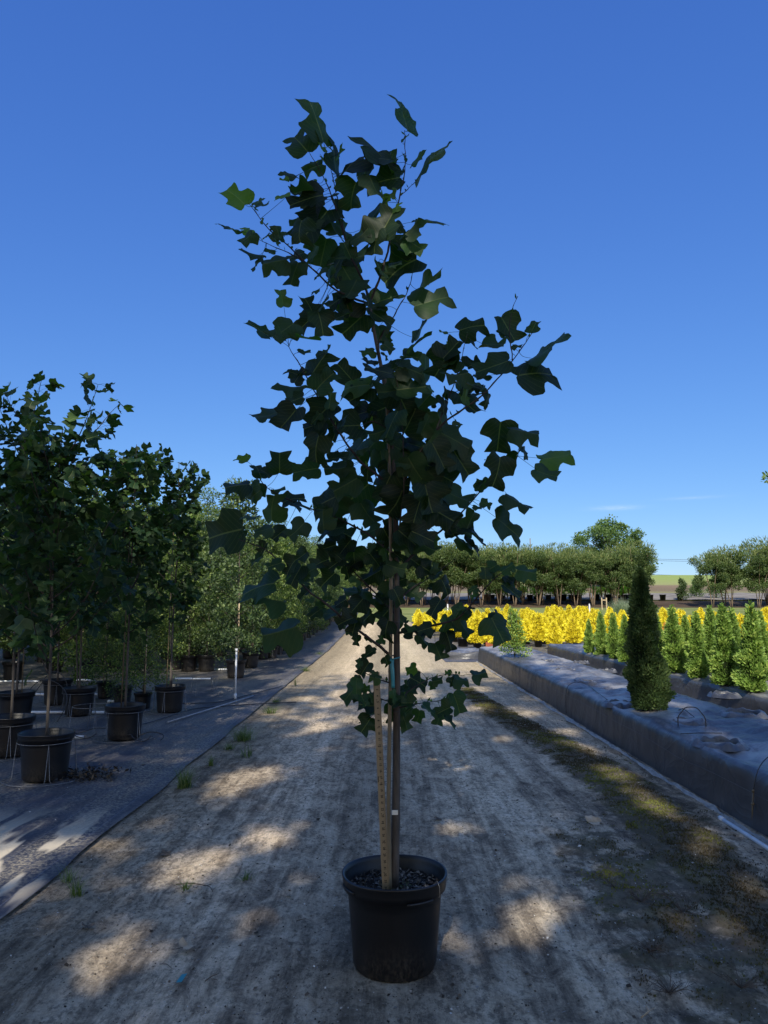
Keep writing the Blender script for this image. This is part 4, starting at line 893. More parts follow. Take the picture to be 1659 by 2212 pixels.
p = G(1345, 1330); tuft('ornamental_grass', (P(1343, 1305, 44).x, 44, T(44)), 1100, 1.5, 1.15, 'silver', 'silvery green clump of tall ornamental grass at the lawn edge behind the golden shrubs', 'ornamental grass', 9, .014)
for (vx, Y, lab) in [(1300, 56, 'short pale wooden frame stake beside the ornamental grass'), (967, 43, 'white marker post at the back of the golden shrubs'), (1273, 43.5, 'small white post just left of the ornamental grass')]:
    x = P(vx, 1305, Y).x; o = empty('marker_post', (x, Y, T(Y)), 0, lab, 'post')
    h = 1.05 if Y < 50 else .9; MB().box((0, 0, h / 2), (.035, .035, h / 2)).build('post', M['whiteplastic'] if Y < 50 else M['wood'], o, False)
    if Y > 50: MB().box((.35, 0, h / 2), (.04, .035, h / 2)).build('post', M['wood'], o, False); MB().box((.175, .04, h * .8), (.2, .004, .04)).build('rail', M['wood'], o, False)
    else: MB().lathe([(.001, 0), (.05, 0), (.03, .05), (.001, .07)], 8, (0, 0, h)).build('cap', M['whiteplastic'], o)

# ------------------------------------------------------------------ conifers: golden shrubs and arborvitae
def conifer_mesh(name, seed, H, Rm, n, leaf, shape, lump=.18, tint=.5, width=.42, mat_='arb'):
    g = np.random.default_rng(seed); h = 1 - np.sqrt(g.uniform(0, 1, n)) if shape == 'cone' else g.uniform(0, 1, n) ** 1.15
    az = g.uniform(0, 6.28, n)
    def prof(h): return Rm * (np.clip(1 - h, 0, 1) ** (.8 if mat_ == 'arb' else .6)) * (.72 + .28 * np.clip(h * 6, 0, 1)) if shape != 'col' else Rm * (np.clip(1 - h, 0, 1) ** .6) * (.9 + .1 * np.clip(h * 8, 0, 1))
    nl = 60; la = g.uniform(0, 6.28, nl); lh = g.uniform(0, 1, nl); lv = g.uniform(.5, 1.0, nl)
    r = np.zeros(n)
    for k in range(nl):
        da = (az - la[k] + math.pi) % (2 * math.pi) - math.pi; r = np.maximum(r, lv[k] * np.exp(-(da / .42) ** 2 - ((h - lh[k]) / .06) ** 2))
    rad_ = prof(h) * (1 - lump + 1.7 * lump * r) * g.uniform(.78, 1.04, n)
    pos = np.stack([rad_ * np.cos(az), rad_ * np.sin(az), .02 + H * h * .985], 1)
    out = np.stack([np.cos(az), np.sin(az), np.zeros(n)], 1)
    A = out * g.uniform(.3, 1.0, (n, 1)) + np.array([0, 0, 1]) * g.uniform(.3, 1.3, (n, 1)) + g.normal(0, .35, (n, 3))
    Nn = np.cross(A, np.array([0, 0, 1.0])) + g.normal(0, .5, (n, 3)); L = leaf * g.uniform(.6, 1.35, n)
    return quads_mesh(name, *kites(pos, A, Nn, L, L * width, np.clip(tint - .25 + .55 * r + g.normal(0, .16, n), 0, 1)))
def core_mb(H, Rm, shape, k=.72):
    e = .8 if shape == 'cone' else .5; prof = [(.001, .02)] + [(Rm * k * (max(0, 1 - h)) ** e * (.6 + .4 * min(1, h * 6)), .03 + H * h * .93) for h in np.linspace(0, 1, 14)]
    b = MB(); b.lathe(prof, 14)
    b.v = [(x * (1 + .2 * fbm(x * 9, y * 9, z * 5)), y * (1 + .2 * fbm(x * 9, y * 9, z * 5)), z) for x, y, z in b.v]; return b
def conifer(name, cat, seed, H, Rm, n, leaf, shape, mat, core, potted=True, lump=.18):
    r = empty(name, (0, 0, 0)); r['category'] = cat; z0 = 0
    if potted:
        MB().lathe([(.01, 0), (.10, 0), (.125, .17), (.135, .17), (.135, .195), (.12, .195), (.115, .17), (.01, .165)], 14).build('pot', M['pot'], r); z0 = .17
    f = link('foliage', conifer_mesh('foliage', seed, H, Rm, n, leaf, shape, lump, mat_=mat), M[mat], r); f.location.z = z0
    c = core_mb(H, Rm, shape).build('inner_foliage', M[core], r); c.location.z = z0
    MB().tube([(0, 0, .0), (0, 0, H * .5)], .014, 6).build('trunk', M['bark'], r).location.z = z0
    return r
gp_ = [conifer('golden_arborvitae', 'shrub', 300 + k, [.74, .82, .68, .86, .60][k], [.29, .31, .30, .30, .27][k], 2900, .062, 'cone', 'gold', 'goldcore', lump=.3) for k in range(5)]; gu = [False] * 5
g = np.random.default_rng(8); cnt = 0
def goldlabel(r, c, x):
    if r == 0: return 'golden cone-shaped shrub in the front row, number %d from the left of that row' % (c + 1)
    if r == 1: return 'golden shrub in the second row behind the front golden shrubs'
    return ['golden yellow shrub in the crowded middle rows of the golden block', 'golden yellow shrub along the back of the golden block'][r > 8]
for r_ in range(14):
    Y = 24.8 + r_ * 1.28; x0 = P(1032 if r_ < 3 else (965 if r_ < 6 else 905), 1305, Y).x; x1 = P(1385 if r_ < 6 else 1660, 1305, Y).x; c = 0; x = x0 + (r_ % 2) * .3
    while x < x1:
        if not (r_ == 0 and (c in (3, 8))) and not (r_ > 0 and g.uniform() < .05) and not (x > P(1385, 1305, Y).x and g.uniform() < .45):
            k = int(g.integers(0, 5)); o = gp_[k] if not gu[k] else copy_tree(gp_[k], skip=() if r_ < 3 else ('trunk', 'pot')); gu[k] = True
            s = float(g.uniform(.78, 1.14)) * (1.12 if (r_ > 8 and 1195 < proj((x - HX, Y - HY, 1.5))[0] < 1265) else 1)
            o.location = (x + g.uniform(-.06, .06), Y + g.uniform(-.15, .15), T(Y) + .015); o.scale = (s * float(g.uniform(.95, 1.1)), s, s * float(g.uniform(.88, 1.06))); o.rotation_euler = (g.uniform(-.04, .04), g.uniform(-.04, .04), g.uniform(0, 6.28))
            tag(o, goldlabel(r_, c, x), 'golden shrub', 'golden shrubs in the block beyond the raised beds'); cnt += 1
        x += (.62 if r_ < 6 else .74) * g.uniform(.88, 1.12); c += 1
# orange-tinged tips that show between the green ones (rusty golden shrubs)
M['rust'] = m_leaf('rusty_foliage', (.3, .14, .03), (.5, .26, .05), (.6, .35, .08), .2, .6)

# ------------------------------------------------------------------ raised beds
def bed(name, x0, x1, y0, y1, h, label, seed, step=.06):
    prof = [(x0 - .03, .0), (x0 - .015, .06), (x0 - .005, .14), (x0, .22), (x0 + .008, .30), (x0 + .02, .35), (x0 + .05, .378), (x0 + .10, .385)]
    w = x1 - x0; prof += [(x0 + .1 + (w - .2) * k / 14, .385) for k in range(1, 14)]
    prof += [(x1 - .10, .385), (x1 - .05, .378), (x1 - .02, .35), (x1 - .005, .25), (x1, .12), (x1 + .02, 0)]
    ys = list(np.arange(y0, y1, step)) + [y1]; V = []; n = len(prof)
    for y in ys:
        for i, (x, z) in enumerate(prof):
            zz = z * h / .385; side = i < 7; dx = dz = 0
            if side: dx = .022 * fbm(3 + seed, y * .9, z * 2) + .012 * fbm(8, y * 4.5, z * 3) ; dx *= min(1, z * 6 + .3)
            elif i < n - 6: dz = .040 * fbm(x * 1.6, y * 1.3, seed) + .030 * fbm(x * 5, y * 5, seed + 3) + .028 * (.35 - abs(fbm(x * 3.2, y * 4.2, 5 + seed, 2)))
            if z > .3: dz += .012 * fbm(5, y * 1.7, seed)
            V.append((x + dx, y, T(y) + zz + dz))
    F = [(j * n + i, (j + 1) * n + i, (j + 1) * n + i + 1, j * n + i + 1) for j in range(len(ys) - 1) for i in range(n - 1)]
    mb = MB(); mb.add(V, F); mb.f.append(tuple(range(n))); mb.f.append(tuple((len(ys) - 1) * n + i for i in range(n))[::-1])
    r = empty(name, (0, 0, 0), 0, label, 'raised bed'); mb.build('fabric_cover', M['bedfabric'], r); return r
BX0, BX1 = 2.50, 3.78
bed1 = bed('raised_bed', BX0, BX1, -1.0, 19.8, .385, 'long raised bed wrapped in black fabric along the right side of the lane', 1, .035)
bed2 = bed('raised_bed', 4.62, 7.2, -1.0, 21.2, .385, 'second black fabric raised bed further right carrying the row of green conifers', 2, .1)
bed3 = bed('raised_bed', 1.75, 2.85, 20.6, 22.2, .20, 'low dark fabric bed end beyond the end of the lane-side bed', 5, .1)
bed4 = bed('raised_bed', 7.9, 10.5, 2.0, 22.0, .385, 'third black fabric raised bed at the far right behind the green conifers', 9, .2)
# pale thread along the face of the first bed, planting holes and wrinkled collars
b = MB(); b.tube([(BX0 - .012 + .022 * fbm(4, y * .9, .5), y, .25 + .02 * math.sin(y * .8) + .015 * fbm(1, y)) for y in np.arange(3, 19, .25)], .0016, 4); b.build('thread', M['wire'], bed1)
for k, (vx, vy, rr) in enumerate([(1555, 1604, .15), (1605, 1540, .17), (1339, 1520, .14), (1262, 1474, .14), (1222, 1447, .13), (1310, 1448, .12), (1180, 1428, .12), (1490, 1560, .13), (1565, 1500, .14), (1440, 1506, .12), (1255, 1430, .11)]):
    p = G(vx, vy, .39); g2 = np.random.default_rng(k); o = empty('planting_hole', (p.x, p.y, 0)); o.parent = bed1
    b = MB(); vs = []; sg = 40
    for q, (kr, kz) in enumerate([(1.45, -.03), (1.25, .004), (1.08, .020), (1.0, .016), (.96, -.012), (.9, -.05)]):
        for s in range(sg):
            t = 2 * math.pi * s / sg; w = .5 * fbm(math.cos(t) * 2.4, math.sin(t) * 2.4, k * 3.1) + .25 * math.sin(t * 7 + k)
            vs.append((rr * kr * math.cos(t) * (1 + .10 * w), rr * kr * math.sin(t) * (1 + .10 * w), .39 + kz + (.035 * w if 0 < q < 4 else 0)))
    b.add(vs, [(q * sg + s, q * sg + (s + 1) % sg, (q + 1) * sg + (s + 1) % sg, (q + 1) * sg + s) for q in range(5) for s in range(sg)])
    c_ = b.build('planting_hole', M['bedfabric'], bed1); c_.location = (p.x, p.y, 0); bpy.data.objects.remove(o)
    if k not in (4, 6, 9): MB().lathe([(.001, 0), (rr * .93, 0)], 20).build('dark_soil', M['pale_grit'] if k == 0 else M['soil'], c_).location.z = .365
M['plasticfilm'] = simple('crumpled_pale_plastic', (.16, .15, .13), (.42, .40, .35), 14, .5, .4, .8, .01)
vs = []; ys = list(np.arange(2.0, 19.6, .05))
for y in ys:
    w0 = .016 + .035 * fbm(1, y * 1.7) ; c_ = 2.40 + .03 * fbm(6, y * .8)
    for q, zz in ((-1, .008), (-.3, .022 + .012 * fbm(2, y * 6)), (.4, .014 + .012 * fbm(4, y * 7)), (1.0, .025 + .02 * fbm(9, y * 5))): vs.append((c_ + q * max(.006, w0), y, zz))
MB().add(vs, [(j * 4 + i, j * 4 + i + 1, (j + 1) * 4 + i + 1, (j + 1) * 4 + i) for j in range(len(ys) - 1) for i in range(3)]).build('edge_strip', M['plasticfilm'])
tag(bpy.data.objects['edge_strip'], 'crumpled pale plastic strip running along the foot of the lane-side bed', 'plastic strip')
def tubing(pts, r, mat, name, label, cat, parts=(), n=30, group=None):
    o = MB().tube(resample(pts, n), r, 8).build(name, M[mat]); return tag(o, label, cat, group)
def bp3(vx, vy, h=.39): return G(vx, vy, h)
a = bp3(1465, 1568); c = bp3(1525, 1570)
tubing([a, a + Vector((0, 0, .08)), a.lerp(c, .3) + Vector((0, 0, .17)), a.lerp(c, .7) + Vector((0, 0, .17)), c + Vector((0, 0, .08)), c], .005, 'blacktube', 'irrigation_hoop', 'black tube bent in an upright hoop on the bed right of the dark conifer', 'irrigation tube')
a = bp3(1262, 1530, .1); c = bp3(1312, 1512, .4)
tubing([Vector((BX0 - .03, a.y, .03)), Vector((BX0 - .035, a.y, .25)), Vector((BX0 + .02, a.y + .1, .43)), Vector((BX0 + .25, a.y + .15, .44)), c], .004, 'blacktube', 'drip_tube', 'thin black drip tube looping over the edge of the bed left of the dark conifer', 'irrigation tube')
a = bp3(1462, 1536); c = bp3(1500, 1550)
tubing([a, a.lerp(c, .5) + Vector((0, .05, .05)), c], .004, 'blacktube', 'drip_tube', 'short black drip tube lying just behind the upright hoop', 'irrigation tube')
a = bp3(1560, 1592); c = bp3(1470, 1588)
tubing([a + Vector((0, 0, .03)), a.lerp(c, .5) + Vector((0, .03, .02)), c + Vector((0, 0, .01))], .004, 'blacktube', 'drip_tube', 'black drip tube running left from the pale planting hole near the bed edge', 'irrigation tube')
# spray stake hanging over the bed face
st = empty('spray_stake', (0, 0, 0), 0, 'tan spray stake hanging by a black tube over the bed face at right', 'spray stake')
y5 = G(1640, 1781).y - .05; fx = BX0 - .035; base = P(1624, 1772, 5.35); top = P(1627, 1715, 5.35); kx = fx / base.x
y_ = 5.35 * kx; base = P(1624, 1772, y_); top = P(1627, 1712, y_); hk = P(1634, 1668, y_)
MB().tube([base, base.lerp(top, .4), top], [.001, .006, .007], 6).build('spike', M['bamboo'], st)
MB().tube([base.lerp(top, .55), base.lerp(top, .62)], .013, 8).build('collar', M['bamboo'], st)
MB().tube([top, top + Vector((0, 0, .02))], .009, 8).build('cap', M['bamboo'], st)
MB().tube(resample([top, hk, hk + Vector((.05, .02, .06)), hk + Vector((.16, .1, .10)), hk + Vector((.35, .2, .04))], 16), .0035, 6).build('tube', M['blacktube'], st)
a = G(1556, 1767, .02); c = G(1665, 1838, .02); c = a + (c - a) * 2.2
o = empty('white_pipe', (0, 0, 0), 0, 'white plastic pipe lying on the ground at the foot of the bed, right picture edge', 'pipe')
MB().tube([a, c], .0145, 12).build('pipe', M['whiteplastic'], o); MB().tube([a, a + (c - a).normalized() * .05], .018, 12).build('coupling', M['whiteplastic'], o)

# green conifers on the second bed, dark one on the first, leafy bush
ga = [conifer('arborvitae', 'conifer', 400 + k, 1.14, [.19, .20, .18][k], 7500, .05, 'cone', 'arb', 'core', False, .42) for k in range(3)]; gau = [False] * 3
ARB = [(1273, 1414, 1338), (1301, 1419, 1322), (1327, 1426, 1324), (1352, 1434, 1329), (1458, 1456, 1310), (1508, 1468, 1322), (1571, 1484, 1306), (1627, 1497, 1303), (1489, 1449, 1329), (1538, 1456, 1310), (1590, 1466, 1315), (1652, 1474, 1320), (1428, 1447, 1330), (1405, 1440, 1322),
       (1645, 1462, 1326), (1560, 1452, 1322), (1385, 1436, 1330)]
AL = ['green conifer standing first from the left in the row on the second bed', 'green conifer second from the left on the second bed', 'green conifer third from the left on the second bed', 'green conifer fourth from the left, left of the dark conifer',
      'slim green conifer just right of the dark conifer, front line', 'green conifer second right of the dark conifer, front line', 'green conifer third right of the dark conifer, front line, leaning top', 'large green conifer in the front line nearest the right picture edge',
      'shorter green conifer between the first and second front ones right of the dark conifer', 'tall green conifer between the second and third front ones', 'green conifer between the third and fourth front ones', 'green conifer cut by the right picture edge', 'green conifer partly hidden behind the right side of the dark conifer', 'green conifer hidden behind the middle of the dark conifer',
      'rear green conifer at the right picture edge', 'rear green conifer behind the third front one', 'rear green conifer behind the left side of the dark conifer']
for i, (vx, vb, vt) in enumerate(ARB):
    p = G(vx, vb - 4, .39); tz = P(vx, vt, p.y).z; k = i % 3; o = ga[k] if not gau[k] else copy_tree(ga[k]); gau[k] = True
    s = (tz - .39) / 1.14; o.location = (p.x, p.y, .375); o.scale = (s * 1.16, s * 1.16, s * 1.02); o.rotation_euler = (random.uniform(-.04, .04), random.uniform(-.04, .04), i * 1.7); tag(o, AL[i], 'conifer', 'green conifers on the second raised bed')
for i, (vx, Y) in enumerate([(1455, 22.5), (1490, 23.5), (1535, 22.8), (1600, 23), (1440, 24), (1655, 22.5), (1625, 24)]):
    k = i % 5
    r = copy_tree(gp_[k]); r.location = (P(vx, 1305, Y).x, Y, T(Y)); r.scale = (1.15,) * 3
    tag(r, 'golden shrub with only its tip showing between the green conifers at right', 'golden shrub', 'golden shrub tips between the green conifers')
    if i % 2 == 0:
        for ch in r.children:
            if ch.name.startswith('foliage'): ch.data = ch.data.copy(); ch.data.materials[0] = M['rust']
p = G(1404, 1534, .39)
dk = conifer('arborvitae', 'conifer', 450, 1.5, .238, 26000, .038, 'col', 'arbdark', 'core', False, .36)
dk.location = (p.x + .02, p.y + .1, .375); dk.rotation_euler = (0, rad(-1.2), 0); tag(dk, 'tall dark green columnar conifer standing alone on the lane-side raised bed', 'conifer')
p = G(1112, 1420, .39); gg = np.random.default_rng(77); r = empty('leafy_shrub', (p.x, p.y, .38), 0, 'light green leafy shrub alone at the far end of the lane-side bed', 'shrub')
cs = [(.2 * math.cos(k * 2.4) * (1 - k / 22), .2 * math.sin(k * 2.4) * (1 - k / 22), .12 + .048 * k) for k in range(18)]; rs = [(.20 - .008 * k, .20 - .008 * k, .12) for k in range(18)]
link('foliage', quads_mesh('foliage', *crown_kites(gg, 3400, cs, rs, .045, .55, .5)), M['arb'], r)
b = MB()
for k in range(7): b.tube([(0, 0, 0), (.08 * math.cos(k), .08 * math.sin(k), .5), (.13 * math.cos(k), .13 * math.sin(k), .95)], .006, 5)
b.build('stems', M['stem'], r)
for i, (vx, vy, m_) in enumerate([(1000, 1396, 'pot'), (1015, 1392, 'pot'), (986, 1386, 'pot')]):
    p = G(vx, vy, .02); o = MB().lathe([(.01, 0), (.16, 0), (.19, .27), (.205, .27), (.205, .30), (.185, .30), (.18, .25), (.01, .24)], 20).build('black_pot', M[m_]); o.location = (p.x, p.y, .02); tag(o, ['empty black nursery pot left of the front golden shrubs', 'second empty black pot beside the front golden shrubs', 'rear empty black pot left of the golden shrubs'][i], 'pot')
p = G(1062, 1395, .02); b = MB(); b.box((0, 0, .09), (.28, .05, .09)); o = b.build('wooden_board', M['red'], None, False); o.location = (p.x, p.y - .5, .02); tag(o, 'rusty red board standing at the foot of the front golden shrubs', 'board')

# ------------------------------------------------------------------ left side hardware: pipes, riser, hoses
rz_ = G(508, 1511, .03); ro = empty('riser_pipe', (rz_.x, rz_.y, .03), 0, 'upright white riser pipe standing on the black fabric beside the pots', 'pipe')
hh = P(508, 1401, rz_.y).z - .03
MB().tube([(0, 0, 0), (0, 0, hh)], .0155, 12).build('pipe', M['whiteplastic'], ro); MB().tube([(0, 0, hh - .05), (0, 0, hh)], .020, 12).build('cap', M['whiteplastic'], ro); MB().tube([(0, 0, 0), (0, 0, .09)], .022, 12).build('coupling', M['whiteplastic'], ro)
a = G(362, 1560, .05); c = G(547, 1503, .05); tubing([a, c], .009, 'dullplastic', 'white_pipe', 'white pipe lying aslant on the fabric from the third pot to the riser pipe', 'pipe', n=4)
for i, (x0, x1, y, lab) in enumerate([(-30, 180, 1593, 'white pipe on the fabric just behind the nearest left pot'), (0, 225, 1539, 'white pipe crossing under the two-stemmed tree pot'), (0, 250, 1500, 'white pipe behind the two-stemmed tree pot, crossing the left rows'), (-20, 85, 1472, 'white pipe far left behind the rows of pots'), (150, 205, 1469, 'short stretch of white pipe behind the second row pots'), (378, 455, 1466, 'white pipe left of the riser pipe behind the empty wire stand'), (440, 500, 1446, 'white pipe between pots left of the riser pipe'), (232, 250, 1515, 'white pipe piece between the second row pots')]):
    a = G(x0, y, .05); c = G(x1, y, .05); tubing([a, c], .019, 'whiteplastic', 'white_pipe', lab, 'pipe', n=4)
for i, (x, y, r_, lab) in enumerate([(190, 1592, .16, 'tangled black drip hose beside the empty wire stand near the second pot'), (50, 1560, .28, 'arching black drip hose above the two left edge pots'), (310, 1600, .12, 'black drip hose coil right of the second lane-side pot'), (85, 1530, .2, 'black drip hose arch behind the nearest pot')]):
    p = G(x, y, .04); q = [p + Vector((r_ * 1.5 * math.cos(t) * (1 + .3 * math.sin(3 * t)), r_ * math.sin(t), max(0, (.5 if i in (1, 3) else .12) * abs(math.sin(t * 1.3)) * (1 if i in (1, 3) else .6)))) for t in np.linspace(0, 5.5 if i in (0, 2) else 3.1, 20)]
    tubing(q, .005, 'blacktube', 'drip_hose', lab, 'hose', n=50)
for i, (pts, lab) in enumerate([([(250, 1568), (300, 1568), (420, 1530), (560, 1520), (640, 1517)], 'thin black hose crossing the fabric toward the lane below the white pipe'), ([(380, 1520), (470, 1518), (610, 1482)], 'thin black hose behind the riser pipe')]):
    tubing([G(x, y, .045) for x, y in pts], .007, 'blacktube', 'drip_hose', lab, 'hose')
# leaf litter heap beside nearest pot
p = G(180, 1678, .03); g2 = np.random.default_rng(6); n = 420; C = np.stack([g2.normal(0, .16, n), g2.normal(0, .10, n), np.abs(g2.normal(0, .035, n))], 1)
o = link('leaf_litter', quads_mesh('leaf_litter', *kites(C, rdir(n) * np.array([1, 1, .4]), rdir(n) + np.array([0, 0, .8]), g2.uniform(.02, .08, n), g2.uniform(.006, .03, n), g2.uniform(0, .8, n))), M['chip']); o.location = p; tag(o, 'small heap of dead leaves and twigs right of the nearest left pot', 'leaf litter')

# ------------------------------------------------------------------ verge plants, moss, debris
TL = [(526, 1600, .17, .22, 150, 'largest green grass tuft at the left lane edge, below the riser pipe'), (583, 1541, .11, .2, 90, 'grass tuft at the lane edge right of the white slanting pipe'), (596, 1519, .09, .16, 70, 'small grass tuft just beyond the slanting pipe end'),
      (398, 1703, .17, .13, 110, 'upright grass tuft on the fabric edge level with the nearest left pot'), (495, 1619, .08, .14, 60, 'low weed just below the largest grass tuft'), (533, 1635, .14, .2, 34, 'thin wispy grass below the largest tuft'), (638, 1481, .16, .05, 26, 'thin upright weed at the far lane edge'),
      (660, 1450, .12, .25, 90, 'far low grass patch on the left lane verge'), (690, 1415, .12, .3, 90, 'farthest grass patch along the left lane verge'), (455, 1655, .10, .08, 34, 'small wispy weed between two tufts on the left verge'), (165, 1938, .10, .09, 34, 'wispy weed at the fabric edge in the lower left'),
      (400, 1925, .045, .07, 26, 'tiny seedling beside the long dry stick'), (530, 1901, .035, .08, 24, 'tiny weed on the lane left of the front pot'), (148, 1905, .08, .07, 20, 'pale dry weed on the fabric edge in the lower left')]
for i, (x, y, h, s, n, lab) in enumerate(TL):
    p = G(x, y, .01); tuft('grass_tuft', p, int(n * 1.5), h * 1.15, s * 1.35, 'grassblade', lab, 'grass tuft', 500 + i, .0022)
def scatter(n, fx, size, name, mat, seed, label_kind, thick=.5, z=.012, rat=(.4, .9), up=1.0):
    g = np.random.default_rng(seed); X, Y = fx(g, n); Z = np.array([T(y) + z + lanez(x, y) if x > -1.9 else .03 for x, y in zip(X, Y)])
    L = size * np.exp(g.normal(0, .45, n)); C = np.stack([X, Y, Z], 1); a = g.uniform(0, 6.28, n)
    A = np.stack([np.cos(a), np.sin(a), g.uniform(-.1, .4, n)], 1); Nn = np.stack([g.normal(0, .3, n), g.normal(0, .3, n) - .4, np.ones(n)], 1)
    V1, F1, C1 = kites(C, A, Nn, L, L * g.uniform(*rat, n), g.uniform(0, 1, n))
    o = link(name, quads_mesh(name, V1, F1, C1), M[mat]); o['kind'] = 'stuff'; return o
def fx_lane(g, n):
    Y = 2.0 + 9 * g.uniform(0, 1, n) ** 1.5; return g.uniform(-1.85, 2.4, n), Y
M['darkchip'] = m_leaf('dark_crumb', (.03, .024, .018), (.07, .055, .04), (.14, .11, .08), 0, .9, spec=.1)
M['palechip'] = m_leaf('pale_crumb', (.18, .16, .13), (.32, .3, .26), (.6, .58, .52), 0, .8, spec=.3)
scatter(9000, fx_lane, .008, 'dark_debris', 'darkchip', 1, '', z=.006)
scatter(9000, fx_lane, .0055, 'pale_grit', 'palechip', 2, '', z=.006)
def fx_r(g, n): Y = 2.2 + 12 * g.uniform(0, 1, n) ** 1.3; return g.normal(2.15, .22, n), Y
scatter(1500, fx_r, .011, 'soil_crumbs', 'darkchip', 3, '', z=.006)
def fx_f(g, n): Y = 2.5 + 9 * g.uniform(0, 1, n) ** 1.3; return -1.95 - 2.8 * g.uniform(0, 1, n), Y
scatter(2200, fx_f, .006, 'fabric_grit', 'palechip', 4, '', z=.004)
g = np.random.default_rng(12); N0 = 230000; Y = 1.8 + 11.5 * g.uniform(0, 1, N0) ** 1.4; X = g.uniform(.6, 2.5, N0)
mk = np.array([mossmask(x, y) for x, y in zip(X, Y)]); cl = np.array([fbm(x * 5.5, y * 5.5, 2, 3) for x, y in zip(X, Y)]); keep = g.uniform(0, 1, N0) < np.clip((mk + cl * .55 + .25 * np.array([fbm(x * 17, y * 17, 4, 2) for x, y in zip(X, Y)]) - .46) / .5, 0, 1) ** 2.2; X, Y, mk, cl = X[keep], Y[keep], mk[keep], cl[keep]
n = len(X); Z = np.array([lanez(x, y) + .004 for x, y in zip(X, Y)]); a = g.uniform(0, 6.28, n)
A = np.stack([.6 * np.cos(a), .6 * np.sin(a), np.ones(n)], 1); L = g.uniform(.005, .014, n) * (1 + .02 * (Y - 2) * 3)
patch = np.array([fbm(x * 1.4, y * 1.1, 9, 3) for x, y in zip(X, Y)])
o = link('moss', quads_mesh('moss', *kites(np.stack([X, Y, Z], 1), A, rdir(n), L, L * .6, np.clip(.30 + patch * 1.1 + g.normal(0, .16, n), 0, 1))), M['moss']); o['kind'] = 'stuff'; print('moss', n, 'gold', cnt)
# sticks, dead weeds, bits
def stick(name, pts, r, lab, cat='stick', mat='twig', forks=()):
    o = empty(name, (0, 0, 0), 0, lab, cat); MB().tube(resample([G(x, y, .016) + Vector((0, 0, dz)) for x, y, dz in pts], 12), [r * (1 - .05 * i) for i in range(12)], 6).build('stem', M[mat], o)
    for f in forks: MB().tube(resample([G(x, y, .016) + Vector((0, 0, dz)) for x, y, dz in f], 6), r * .5, 5).build('fork', M[mat], o)
stick('dry_stick', [(380, 1911, 0), (415, 1912, .006), (449, 1916, 0)], .004, 'long dark dry stick lying in the sunlit patch left of the front pot', forks=[[(440, 1915, 0), (452, 1918, .01), (460, 1929, 0)], [(445, 1916, 0), (456, 1915, .008)]])
stick('dry_stick', [(443, 2124, 0), (458, 2118, .01), (472, 2108, .0)], .0025, 'short thin twig near the bottom left of the lane, right of the teal ribbon scrap', forks=[[(455, 2119, 0), (470, 2124, .004)]])
stick('dry_stick', [(1385, 2200, 0), (1402, 2194, .012), (1414, 2184, .004)], .0035, 'pale forked twig at the bottom right of the lane', mat='wood', forks=[[(1402, 2194, .01), (1396, 2186, .02)]])
stick('dry_stick', [(345, 2085, 0), (360, 2092, .01), (372, 2097, 0)], .002, 'thin twig on the lower left part of the lane')
stick('dry_stick', [(640, 1992, 0), (655, 1990, .01), (668, 1986, 0)], .002, 'thin twig on the lane just left of the front pot foot')
for i, (x, y, lab) in enumerate([(1385, 1948, 'sprawling dead weed on the moss right of the front pot'), (1475, 1975, 'dead twiggy weed standing on the mossy strip at right'), (1405, 2060, 'dark flattened dead weed at the lower right of the lane'), (1330, 1918, 'small dead weed left of the sprawling one'), (1600, 2135, 'tangle of dead stems in the lower right corner'), (1447, 2150, 'tiny upright dead weed near the bottom right')]):
    p = G(x, y, .02); o = empty('dead_weed', p, 0, lab, 'dead weed'); g2 = np.random.default_rng(i + 60); b = MB()
    for k in range(22 if i != 3 else 9):
        a = g2.uniform(0, 6.28); L = g2.uniform(.05, .16); m = Vector((math.cos(a) * L * .5, math.sin(a) * L * .5, L * g2.uniform(.1, .5))); e = Vector((math.cos(a + .3) * L, math.sin(a + .3) * L, L * g2.uniform(0, .5)))
        b.tube([(0, 0, 0), m, e], [.0016, .0012, .0006], 4, False); b.tube([m, m + Vector((math.cos(a + 1) * .03, math.sin(a + 1) * .03, .02))], .0007, 4, False)
    b.build('stems', M['twig'], o)
def flat_leaf(x, y, size, lab, mat='deadleaf', rz=0.):
    p = G(x, y, .02); o = empty('dry_leaf', p, rz, lab, 'leaf')
    V_, F_, C_ = big_leaves(np.zeros((1, 3)), np.array([[1., .2, .05]]), np.array([[0, -.3, 1.]]), np.array([size]), np.array([.5]), np.array([.35]), np.array([.3])); link('blade', quads_mesh('blade', V_, F_, C_), M[mat], o, True)
    MB().tube([(0, 0, 0), (-.03, .0, .004), (-.05, .01, .002)], .0012, 4).build('stalk', M['twig'], o)
flat_leaf(1272, 1776, .13, 'pale dry leaf lying on the lane at the edge of the moss'); flat_leaf(395, 2051, .07, 'small dry leaf lying on the lower left part of the lane', rz=.8); flat_leaf(350, 1846, .06, 'dark crumpled leaf at the left edge of the lane', 'twig'); flat_leaf(945, 1769, .05, 'small dark leaf on the lane right of the tree trunk', 'twig', 1.0); flat_leaf(190, 2006, .05, 'dark crumpled leaf on the lower left lane edge', 'twig', 2.)
p = G(380, 2126, .02); q = G(383, 2113, .02)
rb = empty('ribbon_scrap', p, 0, 'teal ribbon scrap lying on the lane in the lower left', 'ribbon'); MB().add([(0, 0, 0), (.022, 0, .002), (.03, .055, .008), (.008, .055, .004), (0, 0, .001), (.022, 0, .003), (.03, .055, .009), (.008, .055, .005)], [(0, 3, 2, 1), (4, 5, 6, 7), (0, 1, 5, 4), (1, 2, 6, 5), (2, 3, 7, 6), (3, 0, 4, 7)]).build('ribbon', M['teal'], rb, False)
